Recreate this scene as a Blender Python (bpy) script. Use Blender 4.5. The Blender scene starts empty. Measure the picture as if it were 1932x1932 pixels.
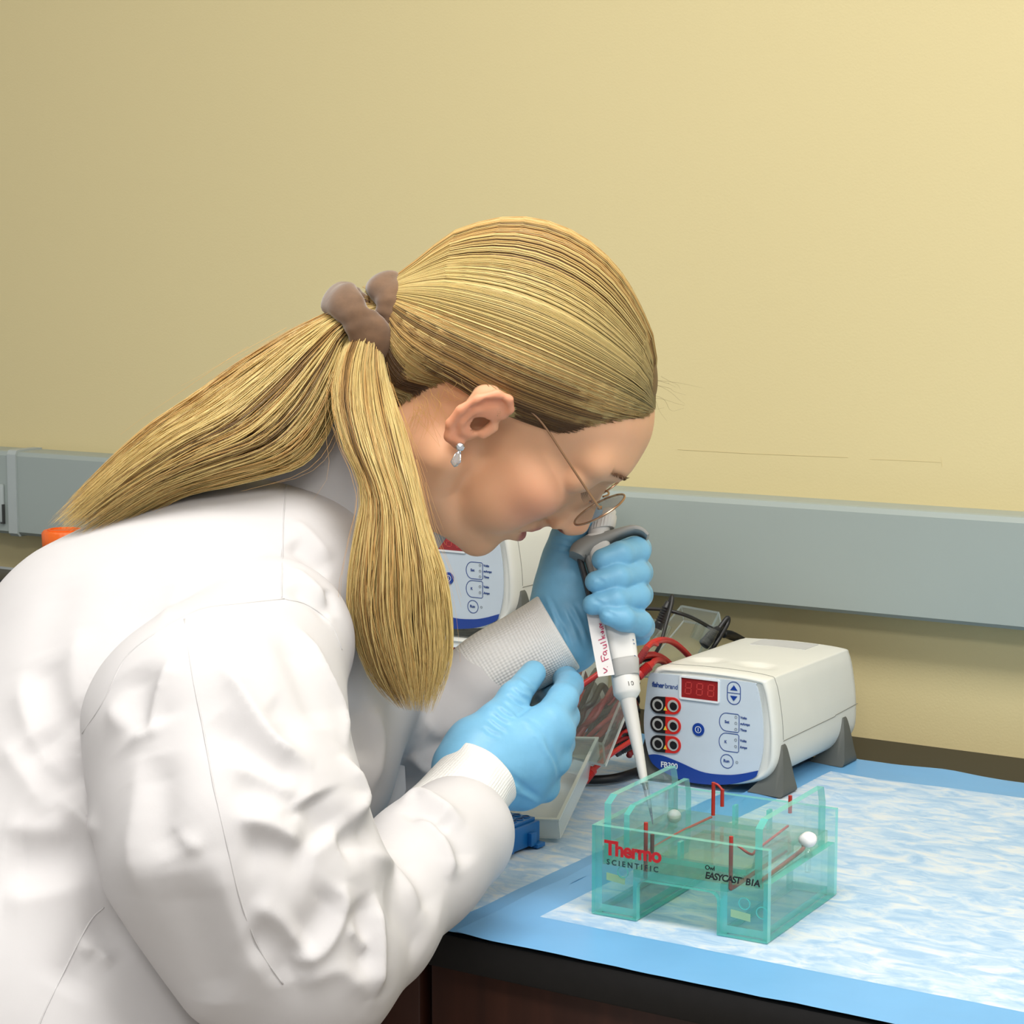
import bpy, bmesh, math, random
import numpy as np
from mathutils import Vector, Matrix
from mathutils.bvhtree import BVHTree

random.seed(7); rng = np.random.default_rng(7)
S = bpy.context.scene
COL = S.collection

# ------------------------------------------------------------------ camera
ZB = 0.92                       # bench top height
CAM = np.array([0.0, 0.0, ZB + 0.47])
FPX, CPX = 3870.0, 966.0
R = np.array([[0.84320042, 0.06222932, -0.53398554],
              [0.53759934, -0.0976039, 0.83753235],
              [0.0, -0.9932779, -0.11575409]])       # world = R @ (right, down, forward)
cd = bpy.data.cameras.new('camera'); cam = bpy.data.objects.new('camera', cd); COL.objects.link(cam)
cd.sensor_width = 36.0; cd.lens = 36.0 * FPX / 1932.0; cd.clip_start = 0.02; cd.clip_end = 50
M = Matrix.Identity(4)
for i in range(3):
    M[i][0] = R[i, 0]; M[i][1] = -R[i, 1]; M[i][2] = -R[i, 2]; M[i][3] = CAM[i]
cam.matrix_world = M
S.camera = cam

# ------------------------------------------------------------------ light
W = bpy.data.worlds.new('world'); S.world = W; W.use_nodes = True
bg = W.node_tree.nodes['Background']
bg.inputs[0].default_value = (0.97, 0.985, 1.0, 1); bg.inputs[1].default_value = 0.58
LIGHTS = [(-0.45, 0.80, 20.0), (-1.95, 0.55, 3.0), (0.95, 0.80, 13.0), (0.4, -0.9, 26.0)]   # ceiling panel centres and watts
CEIL = 2.62
for k, (lx, ly, e) in enumerate(LIGHTS):
    ld = bpy.data.lights.new('panel_light', 'AREA'); ld.shape = 'RECTANGLE'; ld.size = 1.16; ld.size_y = 0.56
    ld.energy = e; ld.color = (1.0, 0.985, 0.955)
    lo = bpy.data.objects.new('panel_light', ld); COL.objects.link(lo); lo.location = (lx, ly, CEIL - 0.03)
S.view_settings.view_transform = 'Standard'; S.view_settings.look = 'None'
S.view_settings.gamma = 1.0; S.view_settings.use_curve_mapping = False
S.view_settings.exposure = 0.14
S.cycles.transparent_max_bounces = 28
S.cycles.max_bounces = 5; S.cycles.diffuse_bounces = 2; S.cycles.glossy_bounces = 2
S.cycles.caustics_reflective = False; S.cycles.caustics_refractive = False

# ------------------------------------------------------------------ pixel / plane helpers (real positions)
def ray(px, py): return R @ np.array([(px - CPX) / FPX, (py - CPX) / FPX, 1.0])
def P(px, py, d): return CAM + ray(px, py) * d                       # at depth d
def PZ(px, py, z):
    r = ray(px, py); return CAM + r * ((z - CAM[2]) / r[2])           # on a level plane
def PY(px, py, y):
    r = ray(px, py); return CAM + r * (y / r[1])                      # on a plane parallel to the wall
RT = R[:, 0]; UPV = -R[:, 1]; FW = R[:, 2]
def nrm(v):
    v = np.asarray(v, float); return v / (np.linalg.norm(v) + 1e-12)

# ------------------------------------------------------------------ materials
def lin(c):
    c = np.asarray(c, float) / 255.0
    return tuple(np.where(c <= 0.04045, c / 12.92, ((c + 0.055) / 1.055) ** 2.4)) + (1.0,)
MATS = {}
def mat(name, rgb, rough=0.5, metal=0.0, spec=0.5, vary=0.06, scale=40.0, bump=0.0, bscale=200.0, bdist=0.001, sheen=0.0, sss=0.0, coat=0.0, detail=4.0):
    m = bpy.data.materials.new(name); m.use_nodes = True; nt = m.node_tree
    b = nt.nodes['Principled BSDF']
    b.inputs['Roughness'].default_value = rough; b.inputs['Metallic'].default_value = metal
    b.inputs['Specular IOR Level'].default_value = spec
    tc = nt.nodes.new('ShaderNodeTexCoord')
    nz = nt.nodes.new('ShaderNodeTexNoise'); nz.inputs['Scale'].default_value = scale; nz.inputs['Detail'].default_value = detail
    nt.links.new(tc.outputs['Object'], nz.inputs['Vector'])
    cr = nt.nodes.new('ShaderNodeValToRGB'); c = np.array(lin(rgb)[:3])
    cr.color_ramp.elements[0].position = 0.3; cr.color_ramp.elements[1].position = 0.7
    cr.color_ramp.elements[0].color = tuple(np.clip(c * (1 - vary), 0, 1)) + (1,)
    cr.color_ramp.elements[1].color = tuple(np.clip(c * (1 + vary), 0, 1)) + (1,)
    nt.links.new(nz.outputs['Fac'], cr.inputs[0]); nt.links.new(cr.outputs[0], b.inputs['Base Color'])
    if bump:
        n2 = nt.nodes.new('ShaderNodeTexNoise'); n2.inputs['Scale'].default_value = bscale; n2.inputs['Detail'].default_value = 5
        nt.links.new(tc.outputs['Object'], n2.inputs['Vector'])
        bp = nt.nodes.new('ShaderNodeBump'); bp.inputs['Strength'].default_value = bump; bp.inputs['Distance'].default_value = bdist
        nt.links.new(n2.outputs['Fac'], bp.inputs['Height']); nt.links.new(bp.outputs[0], b.inputs['Normal'])
    if sheen: b.inputs['Sheen Weight'].default_value = sheen
    if coat: b.inputs['Coat Weight'].default_value = coat
    if sss:
        b.inputs['Subsurface Weight'].default_value = sss; b.inputs['Subsurface Radius'].default_value = (0.012, 0.005, 0.003)
        b.inputs['Subsurface Scale'].default_value = 0.5
    MATS[name] = m
    return m
def clear(name, rgb, gloss=0.10, rough=0.05, tint_edge=None, milk=0.0, milk_rgb=(235, 240, 240)):
    """clear plastic: tinted see-through surface with a Fresnel gloss (and a milky diffuse share)"""
    m = bpy.data.materials.new(name); m.use_nodes = True; nt = m.node_tree
    for n in list(nt.nodes): nt.nodes.remove(n)
    out = nt.nodes.new('ShaderNodeOutputMaterial')
    tr = nt.nodes.new('ShaderNodeBsdfTransparent'); gl = nt.nodes.new('ShaderNodeBsdfGlossy'); gl.inputs['Roughness'].default_value = rough
    tc = nt.nodes.new('ShaderNodeTexCoord'); nz = nt.nodes.new('ShaderNodeTexNoise'); nz.inputs['Scale'].default_value = 30
    nt.links.new(tc.outputs['Object'], nz.inputs['Vector'])
    cr = nt.nodes.new('ShaderNodeValToRGB'); c = np.array(lin(rgb)[:3])
    cr.color_ramp.elements[0].color = tuple(c * 0.97) + (1,); cr.color_ramp.elements[1].color = tuple(np.clip(c * 1.02, 0, 1)) + (1,)
    nt.links.new(nz.outputs['Fac'], cr.inputs[0]); nt.links.new(cr.outputs[0], tr.inputs['Color'])
    src = tr
    if milk:
        df = nt.nodes.new('ShaderNodeBsdfDiffuse'); df.inputs['Color'].default_value = lin(milk_rgb)
        mm = nt.nodes.new('ShaderNodeMixShader'); mm.inputs[0].default_value = milk
        nt.links.new(tr.outputs[0], mm.inputs[1]); nt.links.new(df.outputs[0], mm.inputs[2]); src = mm
    lw = nt.nodes.new('ShaderNodeLayerWeight'); lw.inputs[0].default_value = 0.5
    pw = nt.nodes.new('ShaderNodeMath'); pw.operation = 'POWER'; pw.inputs[1].default_value = 4.0
    nt.links.new(lw.outputs['Facing'], pw.inputs[0])
    ma = nt.nodes.new('ShaderNodeMath'); ma.operation = 'MULTIPLY_ADD'; ma.inputs[1].default_value = 0.55; ma.inputs[2].default_value = gloss * 0.4; ma.use_clamp = True
    nt.links.new(pw.outputs[0], ma.inputs[0])
    mx = nt.nodes.new('ShaderNodeMixShader')
    nt.links.new(ma.outputs[0], mx.inputs[0]); nt.links.new(src.outputs[0], mx.inputs[1]); nt.links.new(gl.outputs[0], mx.inputs[2])
    nt.links.new(mx.outputs[0], out.inputs[0])
    MATS[name] = m
    return m

# ------------------------------------------------------------------ object helpers
def empty(name, loc, label, cat, group=None):
    o = bpy.data.objects.new(name, None); COL.objects.link(o); o.location = tuple(loc); o.empty_display_size = 0.05
    o['label'] = label; o['category'] = cat
    if group: o['group'] = group
    return o
def tag(o, label=None, cat=None, group=None, kind=None):
    if label: o['label'] = label
    if cat: o['category'] = cat
    if group: o['group'] = group
    if kind: o['kind'] = kind
    return o
def root_of(p):
    while p is not None and p.parent is not None: p = p.parent
    return p
def mesh_obj(name, verts, faces, material, parent=None, smooth=True, sharp=None):
    """verts in world space; the parent chain holds translations at the root only"""
    v = np.asarray(verts, float).reshape(-1, 3)
    if parent is not None: v = v - np.array(root_of(parent).location)
    me = bpy.data.meshes.new(name)
    me.from_pydata(v.tolist(), [], [list(map(int, f)) for f in faces] if not isinstance(faces, np.ndarray) else faces.tolist())
    me.update()
    if smooth: me.polygons.foreach_set('use_smooth', np.ones(len(me.polygons), bool))
    if sharp is not None: me.set_sharp_from_angle(angle=math.radians(sharp))
    me.materials.append(MATS[material] if isinstance(material, str) else material)
    o = bpy.data.objects.new(name, me); COL.objects.link(o)
    if parent is not None: o.parent = parent
    return o
class MB:
    """collects pieces of ONE part"""
    def __init__(s): s.v = []; s.f = []; s.n = 0
    def add(s, v, f):
        v = np.asarray(v, float).reshape(-1, 3); s.v.append(v); s.f += [[int(i) + s.n for i in q] for q in f]; s.n += len(v); return s
    def verts(s): return np.concatenate(s.v)
    def obj(s, name, material, parent=None, smooth=True, sharp=35): return mesh_obj(name, s.verts(), s.f, material, parent, smooth, sharp)
def frame(zdir, xhint=(1, 0, 0)):
    z = nrm(zdir); x = np.asarray(xhint, float); x = x - z * x.dot(z)
    if np.linalg.norm(x) < 1e-6: x = np.array([0, 1, 0.0]) - z * z[1]
    x = nrm(x); return np.stack([x, np.cross(z, x), z])       # rows
def bm_data(bm):
    bm.verts.index_update()
    v = np.array([x.co[:] for x in bm.verts]); f = [[q.index for q in p.verts] for p in bm.faces]; bm.free(); return v, f
def box(lo, hi, bevel=0.0, seg=2):
    bm = bmesh.new(); bmesh.ops.create_cube(bm, size=1.0)
    lo = np.asarray(lo, float); hi = np.asarray(hi, float)
    for q in bm.verts: q.co = Vector((lo + hi) / 2 + np.array(q.co[:]) * (hi - lo))
    if bevel: bmesh.ops.bevel(bm, geom=bm.edges[:], offset=bevel, segments=seg, affect='EDGES', profile=0.5)
    return bm_data(bm)
def xf(v, origin, rows):        # local -> world with row axes
    return np.asarray(origin) + np.asarray(v) @ np.asarray(rows)
def rotz(v, a, c=(0, 0, 0)):
    c = np.asarray(c, float); ca, sa = math.cos(a), math.sin(a); v = np.asarray(v) - c
    return v @ np.array([[ca, sa, 0], [-sa, ca, 0], [0, 0, 1.0]]) + c
def lathe(profile, n=32, axis=(0, 0, 1), origin=(0, 0, 0), xhint=(1, 0, 0), cap=True):
    F = frame(axis, xhint); v = []; f = []
    for (r, z) in profile:
        for k in range(n):
            a = 2 * math.pi * k / n; v.append((r * math.cos(a), r * math.sin(a), z))
    m = len(profile)
    for i in range(m - 1):
        for k in range(n):
            f.append([i * n + k, i * n + (k + 1) % n, (i + 1) * n + (k + 1) % n, (i + 1) * n + k])
    if cap: f.append(list(range(n))[::-1]); f.append([(m - 1) * n + k for k in range(n)])
    return xf(np.array(v), origin, F), f
def loft(rings, cap=True, closed=True):
    n = len(rings[0]); v = np.concatenate([np.asarray(r, float) for r in rings]); f = []
    for i in range(len(rings) - 1):
        for k in range(n if closed else n - 1):
            f.append([i * n + k, i * n + (k + 1) % n, (i + 1) * n + (k + 1) % n, (i + 1) * n + k])
    if cap: f.append(list(range(n))[::-1]); f.append([(len(rings) - 1) * n + k for k in range(n)])
    return v, f
def smooth_path(pts, n):
    """Catmull-Rom through the points, n samples"""
    p = np.asarray(pts, float); q = np.vstack([2 * p[0] - p[1], p, 2 * p[-1] - p[-2]]); m = len(p) - 1
    t = np.linspace(0, m - 1e-9, n); i = t.astype(int); u = (t - i)[:, None]
    a, b, c, d = q[i], q[i + 1], q[i + 2], q[i + 3]
    return 0.5 * (2 * b + (c - a) * u + (2 * a - 5 * b + 4 * c - d) * u ** 2 + (3 * b - a - 3 * c + d) * u ** 3)
def tube(pts, rad, n=10, cap=True):
    p = np.asarray(pts, float); m = len(p); rad = np.broadcast_to(np.asarray(rad, float), (m,))
    t = np.gradient(p, axis=0); t /= np.linalg.norm(t, axis=1)[:, None] + 1e-12
    x = frame(t[0])[0]; rings = []
    a = np.arange(n) * 2 * np.pi / n
    for i in range(m):
        x = nrm(x - t[i] * x.dot(t[i])); y = np.cross(t[i], x)
        rings.append(p[i] + rad[i] * (np.cos(a)[:, None] * x + np.sin(a)[:, None] * y))
    return loft(rings, cap)
def prism(poly, h0, h1, rows=None, origin=(0, 0, 0)):
    """polygon (x,y) extruded from h0 to h1 along local z"""
    n = len(poly); v = [(x, y, h0) for x, y in poly] + [(x, y, h1) for x, y in poly]
    f = [list(range(n))[::-1], list(range(n, 2 * n))] + [[k, (k + 1) % n, n + (k + 1) % n, n + k] for k in range(n)]
    v = np.array(v, float)
    return (xf(v, origin, rows) if rows is not None else v + np.asarray(origin)), f
def text_data(s, size=0.01, bold=0.0, shear=0.0, spacing=1.0, extrude=0.0):
    c = bpy.data.curves.new('txt', 'FONT'); c.body = s; c.size = size; c.offset = bold; c.shear = shear
    c.space_character = spacing; c.extrude = extrude; c.align_x = 'LEFT'; c.resolution_u = 3
    o = bpy.data.objects.new('txt', c); COL.objects.link(o)
    dg = bpy.context.evaluated_depsgraph_get(); me = bpy.data.meshes.new_from_object(o.evaluated_get(dg))
    v = np.array([q.co[:] for q in me.vertices]); f = [list(p.vertices) for p in me.polygons]
    bpy.data.objects.remove(o); bpy.data.curves.remove(c); bpy.data.meshes.remove(me)
    return v, f

# ------------------------------------------------------------------ the room
mat('wall_paint', (220, 204, 154), rough=0.6, vary=0.015, scale=1.2, bump=0.25, bscale=420, bdist=0.0006, spec=0.3)
mat('white_wall', (225, 220, 205), rough=0.7, vary=0.02, scale=3)
mat('rail_grey', (158, 168, 163), rough=0.42, vary=0.02, scale=5, bump=0.05, bscale=600, bdist=0.0003)
mat('rail_cover', (172, 180, 178), rough=0.4, vary=0.02)
mat('floor_vinyl', (150, 140, 125), rough=0.45, vary=0.1, scale=14)
mat('ceiling_tile', (235, 233, 226), rough=0.85, vary=0.05, scale=60, bump=0.3, bscale=150, bdist=0.002)
mat('epoxy', (24, 23, 23), rough=0.42, vary=0.1, scale=80, spec=0.32)
mat('wood', (66, 35, 23), rough=0.5, vary=0.25, scale=9)
mat('metal', (170, 170, 172), rough=0.3, metal=1.0, vary=0.03)
mat('dark_line', (60, 62, 60), rough=0.6)
mat('lamp_frame', (230, 230, 228), rough=0.5)
# stretched wood grain
nt = MATS['wood'].node_tree
mp = nt.nodes.new('ShaderNodeMapping'); mp.inputs['Scale'].default_value = (6, 6, 0.4)
tcn = [n for n in nt.nodes if n.type == 'TEX_COORD'][0]; nzn = [n for n in nt.nodes if n.type == 'TEX_NOISE'][0]
nt.links.new(tcn.outputs['Object'], mp.inputs[0]); nt.links.new(mp.outputs[0], nzn.inputs['Vector'])

YW = 1.922
def struct(name, v, f, m, label=None, **k):
    o = mesh_obj(name, v, f, m, None, k.get('smooth', False), k.get('sharp')); o['kind'] = 'structure'
    if label: o['label'] = label
    return o
struct('wall_back', *box((-4.2, YW, 0), (2.2, YW + 0.1, CEIL)), 'wall_paint', 'pale yellow painted wall behind the bench')
struct('floor', *box((-4.2, -3.0, -0.05), (2.2, YW + 0.1, 0)), 'floor_vinyl', 'grey brown vinyl floor under the bench')
struct('ceiling', *box((-4.2, -3.0, CEIL), (2.2, YW + 0.1, CEIL + 0.05)), 'ceiling_tile', 'white tiled ceiling above the bench')
m = bpy.data.materials.new('lamp_glow'); m.use_nodes = True
pb = m.node_tree.nodes['Principled BSDF']; pb.inputs['Emission Color'].default_value = (1, 0.97, 0.92, 1); pb.inputs['Emission Strength'].default_value = 2.0
MATS['lamp_glow'] = m
LAB = ['ceiling light panel above the front of the bench', 'ceiling light panel above the far end of the bench', 'ceiling light panel above the near end of the bench', 'ceiling light panel behind the photographer']
for (lx, ly, e), lb in zip(LIGHTS, LAB):
    t = empty('ceiling_light', (lx, ly, CEIL), lb, 'ceiling light', 'recessed ceiling light panels')
    b = MB()
    for (x0, x1, y0, y1) in ((-.6, .6, -.3, -.28), (-.6, .6, .28, .3), (-.6, -.58, -.28, .28), (.58, .6, -.28, .28)):
        b.add(*box((lx + x0, ly + y0, CEIL - 0.02), (lx + x1, ly + y1, CEIL)))
    b.obj('frame', 'lamp_frame', t, False, None)
    mesh_obj('diffuser', *box((lx - .58, ly - .28, CEIL - 0.012), (lx + .58, ly + .28, CEIL - 0.004)), 'lamp_glow', t, False)

# grey surface raceway along the wall
YR = YW - 0.045; zr0, zr1 = 1.0530, 1.1615
prof = [(YW, zr0), (YR + 0.004, zr0), (YR, zr0 + 0.004), (YR, zr1 - 0.006), (YR + 0.003, zr1 - 0.001), (YR + 0.007, zr1), (YW, zr1)]
rings = [np.array([(x, y, z) for y, z in prof]) for x in (-4.0, -1.968, 1.6)]
tr = struct('trim_1', *loft(rings), 'rail_grey', 'long grey metal cable raceway fixed along the yellow wall', smooth=False)
def at_top(o): return o
o = mesh_obj('joint_cover', *loft([np.array([(x, y + (-0.0025 if y < YR + 0.02 else 0), z + (0.002 if z > 1.1 else -0.002)) for y, z in prof]) for x in (-1.969, -1.9535)]), 'rail_cover', tr, False)
# socket plate at the far left
o = mesh_obj('socket_plate', *box((-2.075, YR - 0.004, 1.068), (-1.977, YR, 1.118), 0.0018), 'rail_cover', tr, True, 40)
b = MB(); b.add(*box((-1.9785, YR - 0.0046, 1.068), (-1.9765, YR - 0.001, 1.092))); b.add(*box((-1.9815, YR - 0.0046, 1.0665), (-1.9765, YR - 0.001, 1.0685)))
b.obj('plate_gap', 'dark_line', tr, False, None)
# little pencil line on the wall above the raceway
b = MB()
for (a, c, w) in [((1278, 848), (1420, 856), 0.0006), ((1420, 856), (1600, 863), 0.0005), ((1640, 866), (1775, 872), 0.0004), ((1776, 862), (1777, 881), 0.0006)]:
    p = PY(*a, YW - 0.0003); q = PY(*c, YW - 0.0003); b.add(*tube([p, q], w * .3, 4))
mat('pencil', (228, 211, 160), rough=0.9); bo = b.obj('pencil_mark', 'pencil', bpy.data.objects['wall_back'])

# ------------------------------------------------------------------ bench
BX0, BX1, YF = -3.4, 1.0, 1.174
o = mesh_obj('worktop', *box((BX0, YF, ZB - 0.026), (BX1, YW - 0.001, ZB), 0.0022, 2), 'epoxy', None, True, 35)
tag(o, 'long black epoxy lab worktop running along the yellow wall', 'worktop')
CABL = ['dark brown wooden base cabinet below the worktop beside the white coat', 'dark brown wooden base cabinet below the clear gel tank', 'dark brown wooden base cabinet at the near end of the worktop']
for k, x0 in enumerate((-1.55, -0.84, -0.13)):
    x1 = x0 + 0.708
    t = empty('base_cabinet', ((x0 + x1) / 2, 1.5, 0), CABL[k], 'cabinet', 'base cabinets under the worktop')
    mesh_obj('body', *box((x0, YF + 0.045, 0.09), (x1, YW - 0.003, ZB - 0.0265)), 'wood', t, False)
    mesh_obj('plinth', *box((x0, YF + 0.11, 0), (x1, YW - 0.05, 0.089)), 'epoxy', t, False)
    for s in (0, 1):
        dx0 = x0 + 0.004 + s * 0.353; dx1 = dx0 + 0.347
        d = mesh_obj('door', *box((dx0, YF + 0.026, 0.095), (dx1, YF + 0.0445, 0.70), 0.002), 'wood', t, True, 35)
        hx = dx1 - 0.03 if s == 0 else dx0 + 0.03
        mesh_obj('handle', *tube(smooth_path([(hx, YF + 0.027, 0.50), (hx, YF + 0.004, 0.51), (hx, YF + 0.002, 0.56), (hx, YF + 0.004, 0.61), (hx, YF + 0.027, 0.62)], 14), 0.004, 8), 'metal', d)
        dr = mesh_obj('drawer', *box((dx0, YF + 0.026, 0.706), (dx1, YF + 0.0445, ZB - 0.031), 0.002), 'wood', t, True, 35)
        hc = (dx0 + dx1) / 2
        mesh_obj('handle', *tube(smooth_path([(hc - .06, YF + 0.027, 0.79), (hc - .05, YF + 0.004, 0.79), (hc, YF + 0.002, 0.79), (hc + .05, YF + 0.004, 0.79), (hc + .06, YF + 0.027, 0.79)], 14), 0.004, 8), 'metal', dr)

# ------------------------------------------------------------------ absorbent bench pads
def pad_mat():
    m = bpy.data.materials.new('pad_center'); m.use_nodes = True; nt = m.node_tree; b = nt.nodes['Principled BSDF']
    b.inputs['Roughness'].default_value = 0.75; b.inputs['Specular IOR Level'].default_value = 0.2
    tc = nt.nodes.new('ShaderNodeTexCoord'); mp = nt.nodes.new('ShaderNodeMapping'); mp.inputs['Scale'].default_value = (22, 44, 30); mp.inputs['Rotation'].default_value = (0, 0, 0.35)
    n1 = nt.nodes.new('ShaderNodeTexNoise'); n1.inputs['Scale'].default_value = 1.6; n1.inputs['Detail'].default_value = 7; n1.inputs['Roughness'].default_value = 0.62; n1.inputs['Distortion'].default_value = 0.8
    cr = nt.nodes.new('ShaderNodeValToRGB'); e = cr.color_ramp.elements
    e[0].position = 0.36; e[0].color = lin((158, 190, 220)); e[1].position = 0.66; e[1].color = lin((212, 219, 222))
    x = e.new(0.47); x.color = lin((176, 202, 225)); x = e.new(0.55); x.color = lin((196, 212, 226))
    nt.links.new(tc.outputs['Object'], mp.inputs[0]); nt.links.new(mp.outputs[0], n1.inputs['Vector']); nt.links.new(n1.outputs['Fac'], cr.inputs[0]); nt.links.new(cr.outputs[0], b.inputs['Base Color'])
    bp = nt.nodes.new('ShaderNodeBump'); bp.inputs['Strength'].default_value = 0.4; bp.inputs['Distance'].default_value = 0.002
    nt.links.new(n1.outputs['Fac'], bp.inputs['Height']); nt.links.new(bp.outputs[0], b.inputs['Normal'])
    MATS['pad_center'] = m
pad_mat()
mat('pad_border', (112, 172, 220), rough=0.38, vary=0.05, scale=12, bump=0.2, bscale=30, bdist=0.002, spec=0.5)
def vnoise(x, y, s, seed=0):
    """smooth 2-D value noise"""
    r = np.random.default_rng(seed); g = r.random((64, 64)); x = np.asarray(x) * s + 100; y = np.asarray(y) * s + 100
    i = np.floor(x).astype(int); j = np.floor(y).astype(int); u = x - i; v = y - j; u = u * u * (3 - 2 * u); v = v * v * (3 - 2 * v)
    a = g[i % 64, j % 64]; b = g[(i + 1) % 64, j % 64]; c = g[i % 64, (j + 1) % 64]; d = g[(i + 1) % 64, (j + 1) % 64]
    return (a * (1 - u) + b * u) * (1 - v) + (c * (1 - u) + d * u) * v - 0.5
def bench_pad(label, x0, x1, y0, y1, ix0, ix1, iy0, iy1, z, seed, front_drop):
    t = empty('bench_pad', ((x0 + x1) / 2, (y0 + y1) / 2, ZB), label, 'bench pad', 'absorbent pads on the worktop')
    step = 0.012; gx = np.unique(np.concatenate([np.arange(x0, x1, step), [x1, ix0, ix1]])); gy = np.unique(np.concatenate([np.arange(y0, y1, step), [y1, iy0, iy1]]))
    X, Y = np.meshgrid(gx, gy, indexing='ij')
    Z = z + 0.0012 * (vnoise(X, Y * 1.6, 14, seed) + 0.5) + 0.0006 * (vnoise(X, Y, 45, seed + 1) + 0.5)
    edge = np.minimum.reduce([X - x0, x1 - X, y1 - Y]); Z += np.clip(1 - edge / 0.03, 0, 1) * 0.0035 * (vnoise(X, Y, 22, seed + 2) + 0.5)
    Yw = Y + np.clip((Y - iy1) / (y1 - iy1), 0, 1) * 0.008 * vnoise(X, Y * 0, 18, seed + 3)
    V = np.stack([X, Yw, Z], -1)
    nx, ny = len(gx), len(gy); cen = []; bor = []
    for i in range(nx - 1):
        for j in range(ny - 1):
            q = [i * ny + j, (i + 1) * ny + j, (i + 1) * ny + j + 1, i * ny + j + 1]
            mx = (gx[i] + gx[i + 1]) / 2; my = (gy[j] + gy[j + 1]) / 2
            (cen if ix0 < mx < ix1 and iy0 < my < iy1 else bor).append(q)
    def sub(fs):
        u, inv = np.unique(np.array(fs), return_inverse=True); return V.reshape(-1, 3)[u], inv.reshape(-1, 4)
    mesh_obj('absorbent_center', *sub(cen), 'pad_center', t); mesh_obj('blue_border', *sub(bor), 'pad_border', t)
    return t
bench_pad('blue bordered absorbent pad under the gel tank and front power supply', -0.796, 0.24, YF - 0.001, 1.812, -0.764, 0.20, 1.236, 1.757, ZB + 0.0022, 3, True)
bench_pad('blue bordered absorbent pad under the blue tube rack and stacked power supplies', -2.05, -0.785, YF + 0.001, 1.80, -2.0, -0.817, 1.225, 1.757, ZB + 0.0004, 11, True)

# ------------------------------------------------------------------ power supplies
mat('ps_shell', (226, 226, 218), rough=0.42, vary=0.02, scale=20, bump=0.06, bscale=900, bdist=0.0003)
mat('ps_panel', (206, 217, 226), rough=0.35, vary=0.02)
mat('ps_blue', (22, 62, 148), rough=0.35, vary=0.04)
mat('ps_foot', (92, 94, 89), rough=0.6, vary=0.05)
mat('print_blue', (46, 74, 140), rough=0.5)
mat('print_white', (235, 238, 240), rough=0.5)
mat('led_grey', (150, 158, 165), rough=0.4)
mat('socket_black', (26, 26, 28), rough=0.4)
mat('socket_red', (214, 44, 36), rough=0.4)
mat('socket_tube', (186, 186, 181), rough=0.35)
mat('warn_yellow', (240, 205, 70), rough=0.5)
mat('seam', (120, 120, 112), rough=0.7)
mat('sticker', (200, 200, 198), rough=0.5)
mat('display_red', (150, 34, 36), rough=0.2, vary=0.05)
mat('segment_red', (196, 66, 62), rough=0.3)
PSX, PSY = -0.834, 1.64
def zp(zx, zy):
    p = PY(1080 + zx * 0.28986, 1080 + zy * 0.28986, PSY); return np.array([p[0] - PSX, p[2] - ZB])
def flat(poly, y0, y1):
    """closed (x,z) polygon extruded in y"""
    n = len(poly); v = [(x, y0, z) for x, z in poly] + [(x, y1, z) for x, z in poly]
    return np.array(v), [list(range(n)), list(range(n, 2 * n))[::-1]] + [[k, n + k, n + (k + 1) % n, (k + 1) % n] for k in range(n)]
def ringpoly(poly, w, y0, y1):
    """outline of a closed (x,z) polygon as a flat band of width w"""
    p = np.asarray(poly, float); c = p.mean(0); t = np.roll(p, -1, 0) - np.roll(p, 1, 0); t /= np.linalg.norm(t, axis=1)[:, None] + 1e-9
    nn = np.stack([t[:, 1], -t[:, 0]], 1); sg = np.sign(((p - c) * nn).sum(1).mean()); nn *= sg
    a, b = p + nn * w / 2, p - nn * w / 2; n = len(p)
    v = np.array([(x, y0, z) for x, z in a] + [(x, y0, z) for x, z in b] + [(x, y1, z) for x, z in a] + [(x, y1, z) for x, z in b])
    f = []
    for k in range(n):
        j = (k + 1) % n; f += [[k, j, n + j, n + k], [2 * n + k, 3 * n + k, 3 * n + j, 2 * n + j], [k, 2 * n + k, 2 * n + j, j], [n + k, n + j, 3 * n + j, 3 * n + k]]
    return v, f
def rrect(cx, cz, w, h, r, n=6):
    out = []
    for (sx, sz, a0) in ((1, 1, 0), (-1, 1, 90), (-1, -1, 180), (1, -1, 270)):
        for k in range(n + 1):
            a = math.radians(a0 + 90 * k / n); out.append((cx + sx * (w / 2 - r) + r * math.cos(a), cz + sz * (h / 2 - r) + r * math.sin(a)))
    return np.array(out)
def circ(cx, cz, r, n=24): return np.array([(cx + r * math.cos(2 * math.pi * k / n), cz + r * math.sin(2 * math.pi * k / n)) for k in range(n)])
def put_text(s, x, z, size, y, bold=0, spacing=1.0, shear=0, h=0.0002):
    v, f = text_data(s, size, bold, shear, spacing, h / 2); return np.stack([v[:, 0] + x, y - v[:, 2], v[:, 1] + z], 1), f
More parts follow.
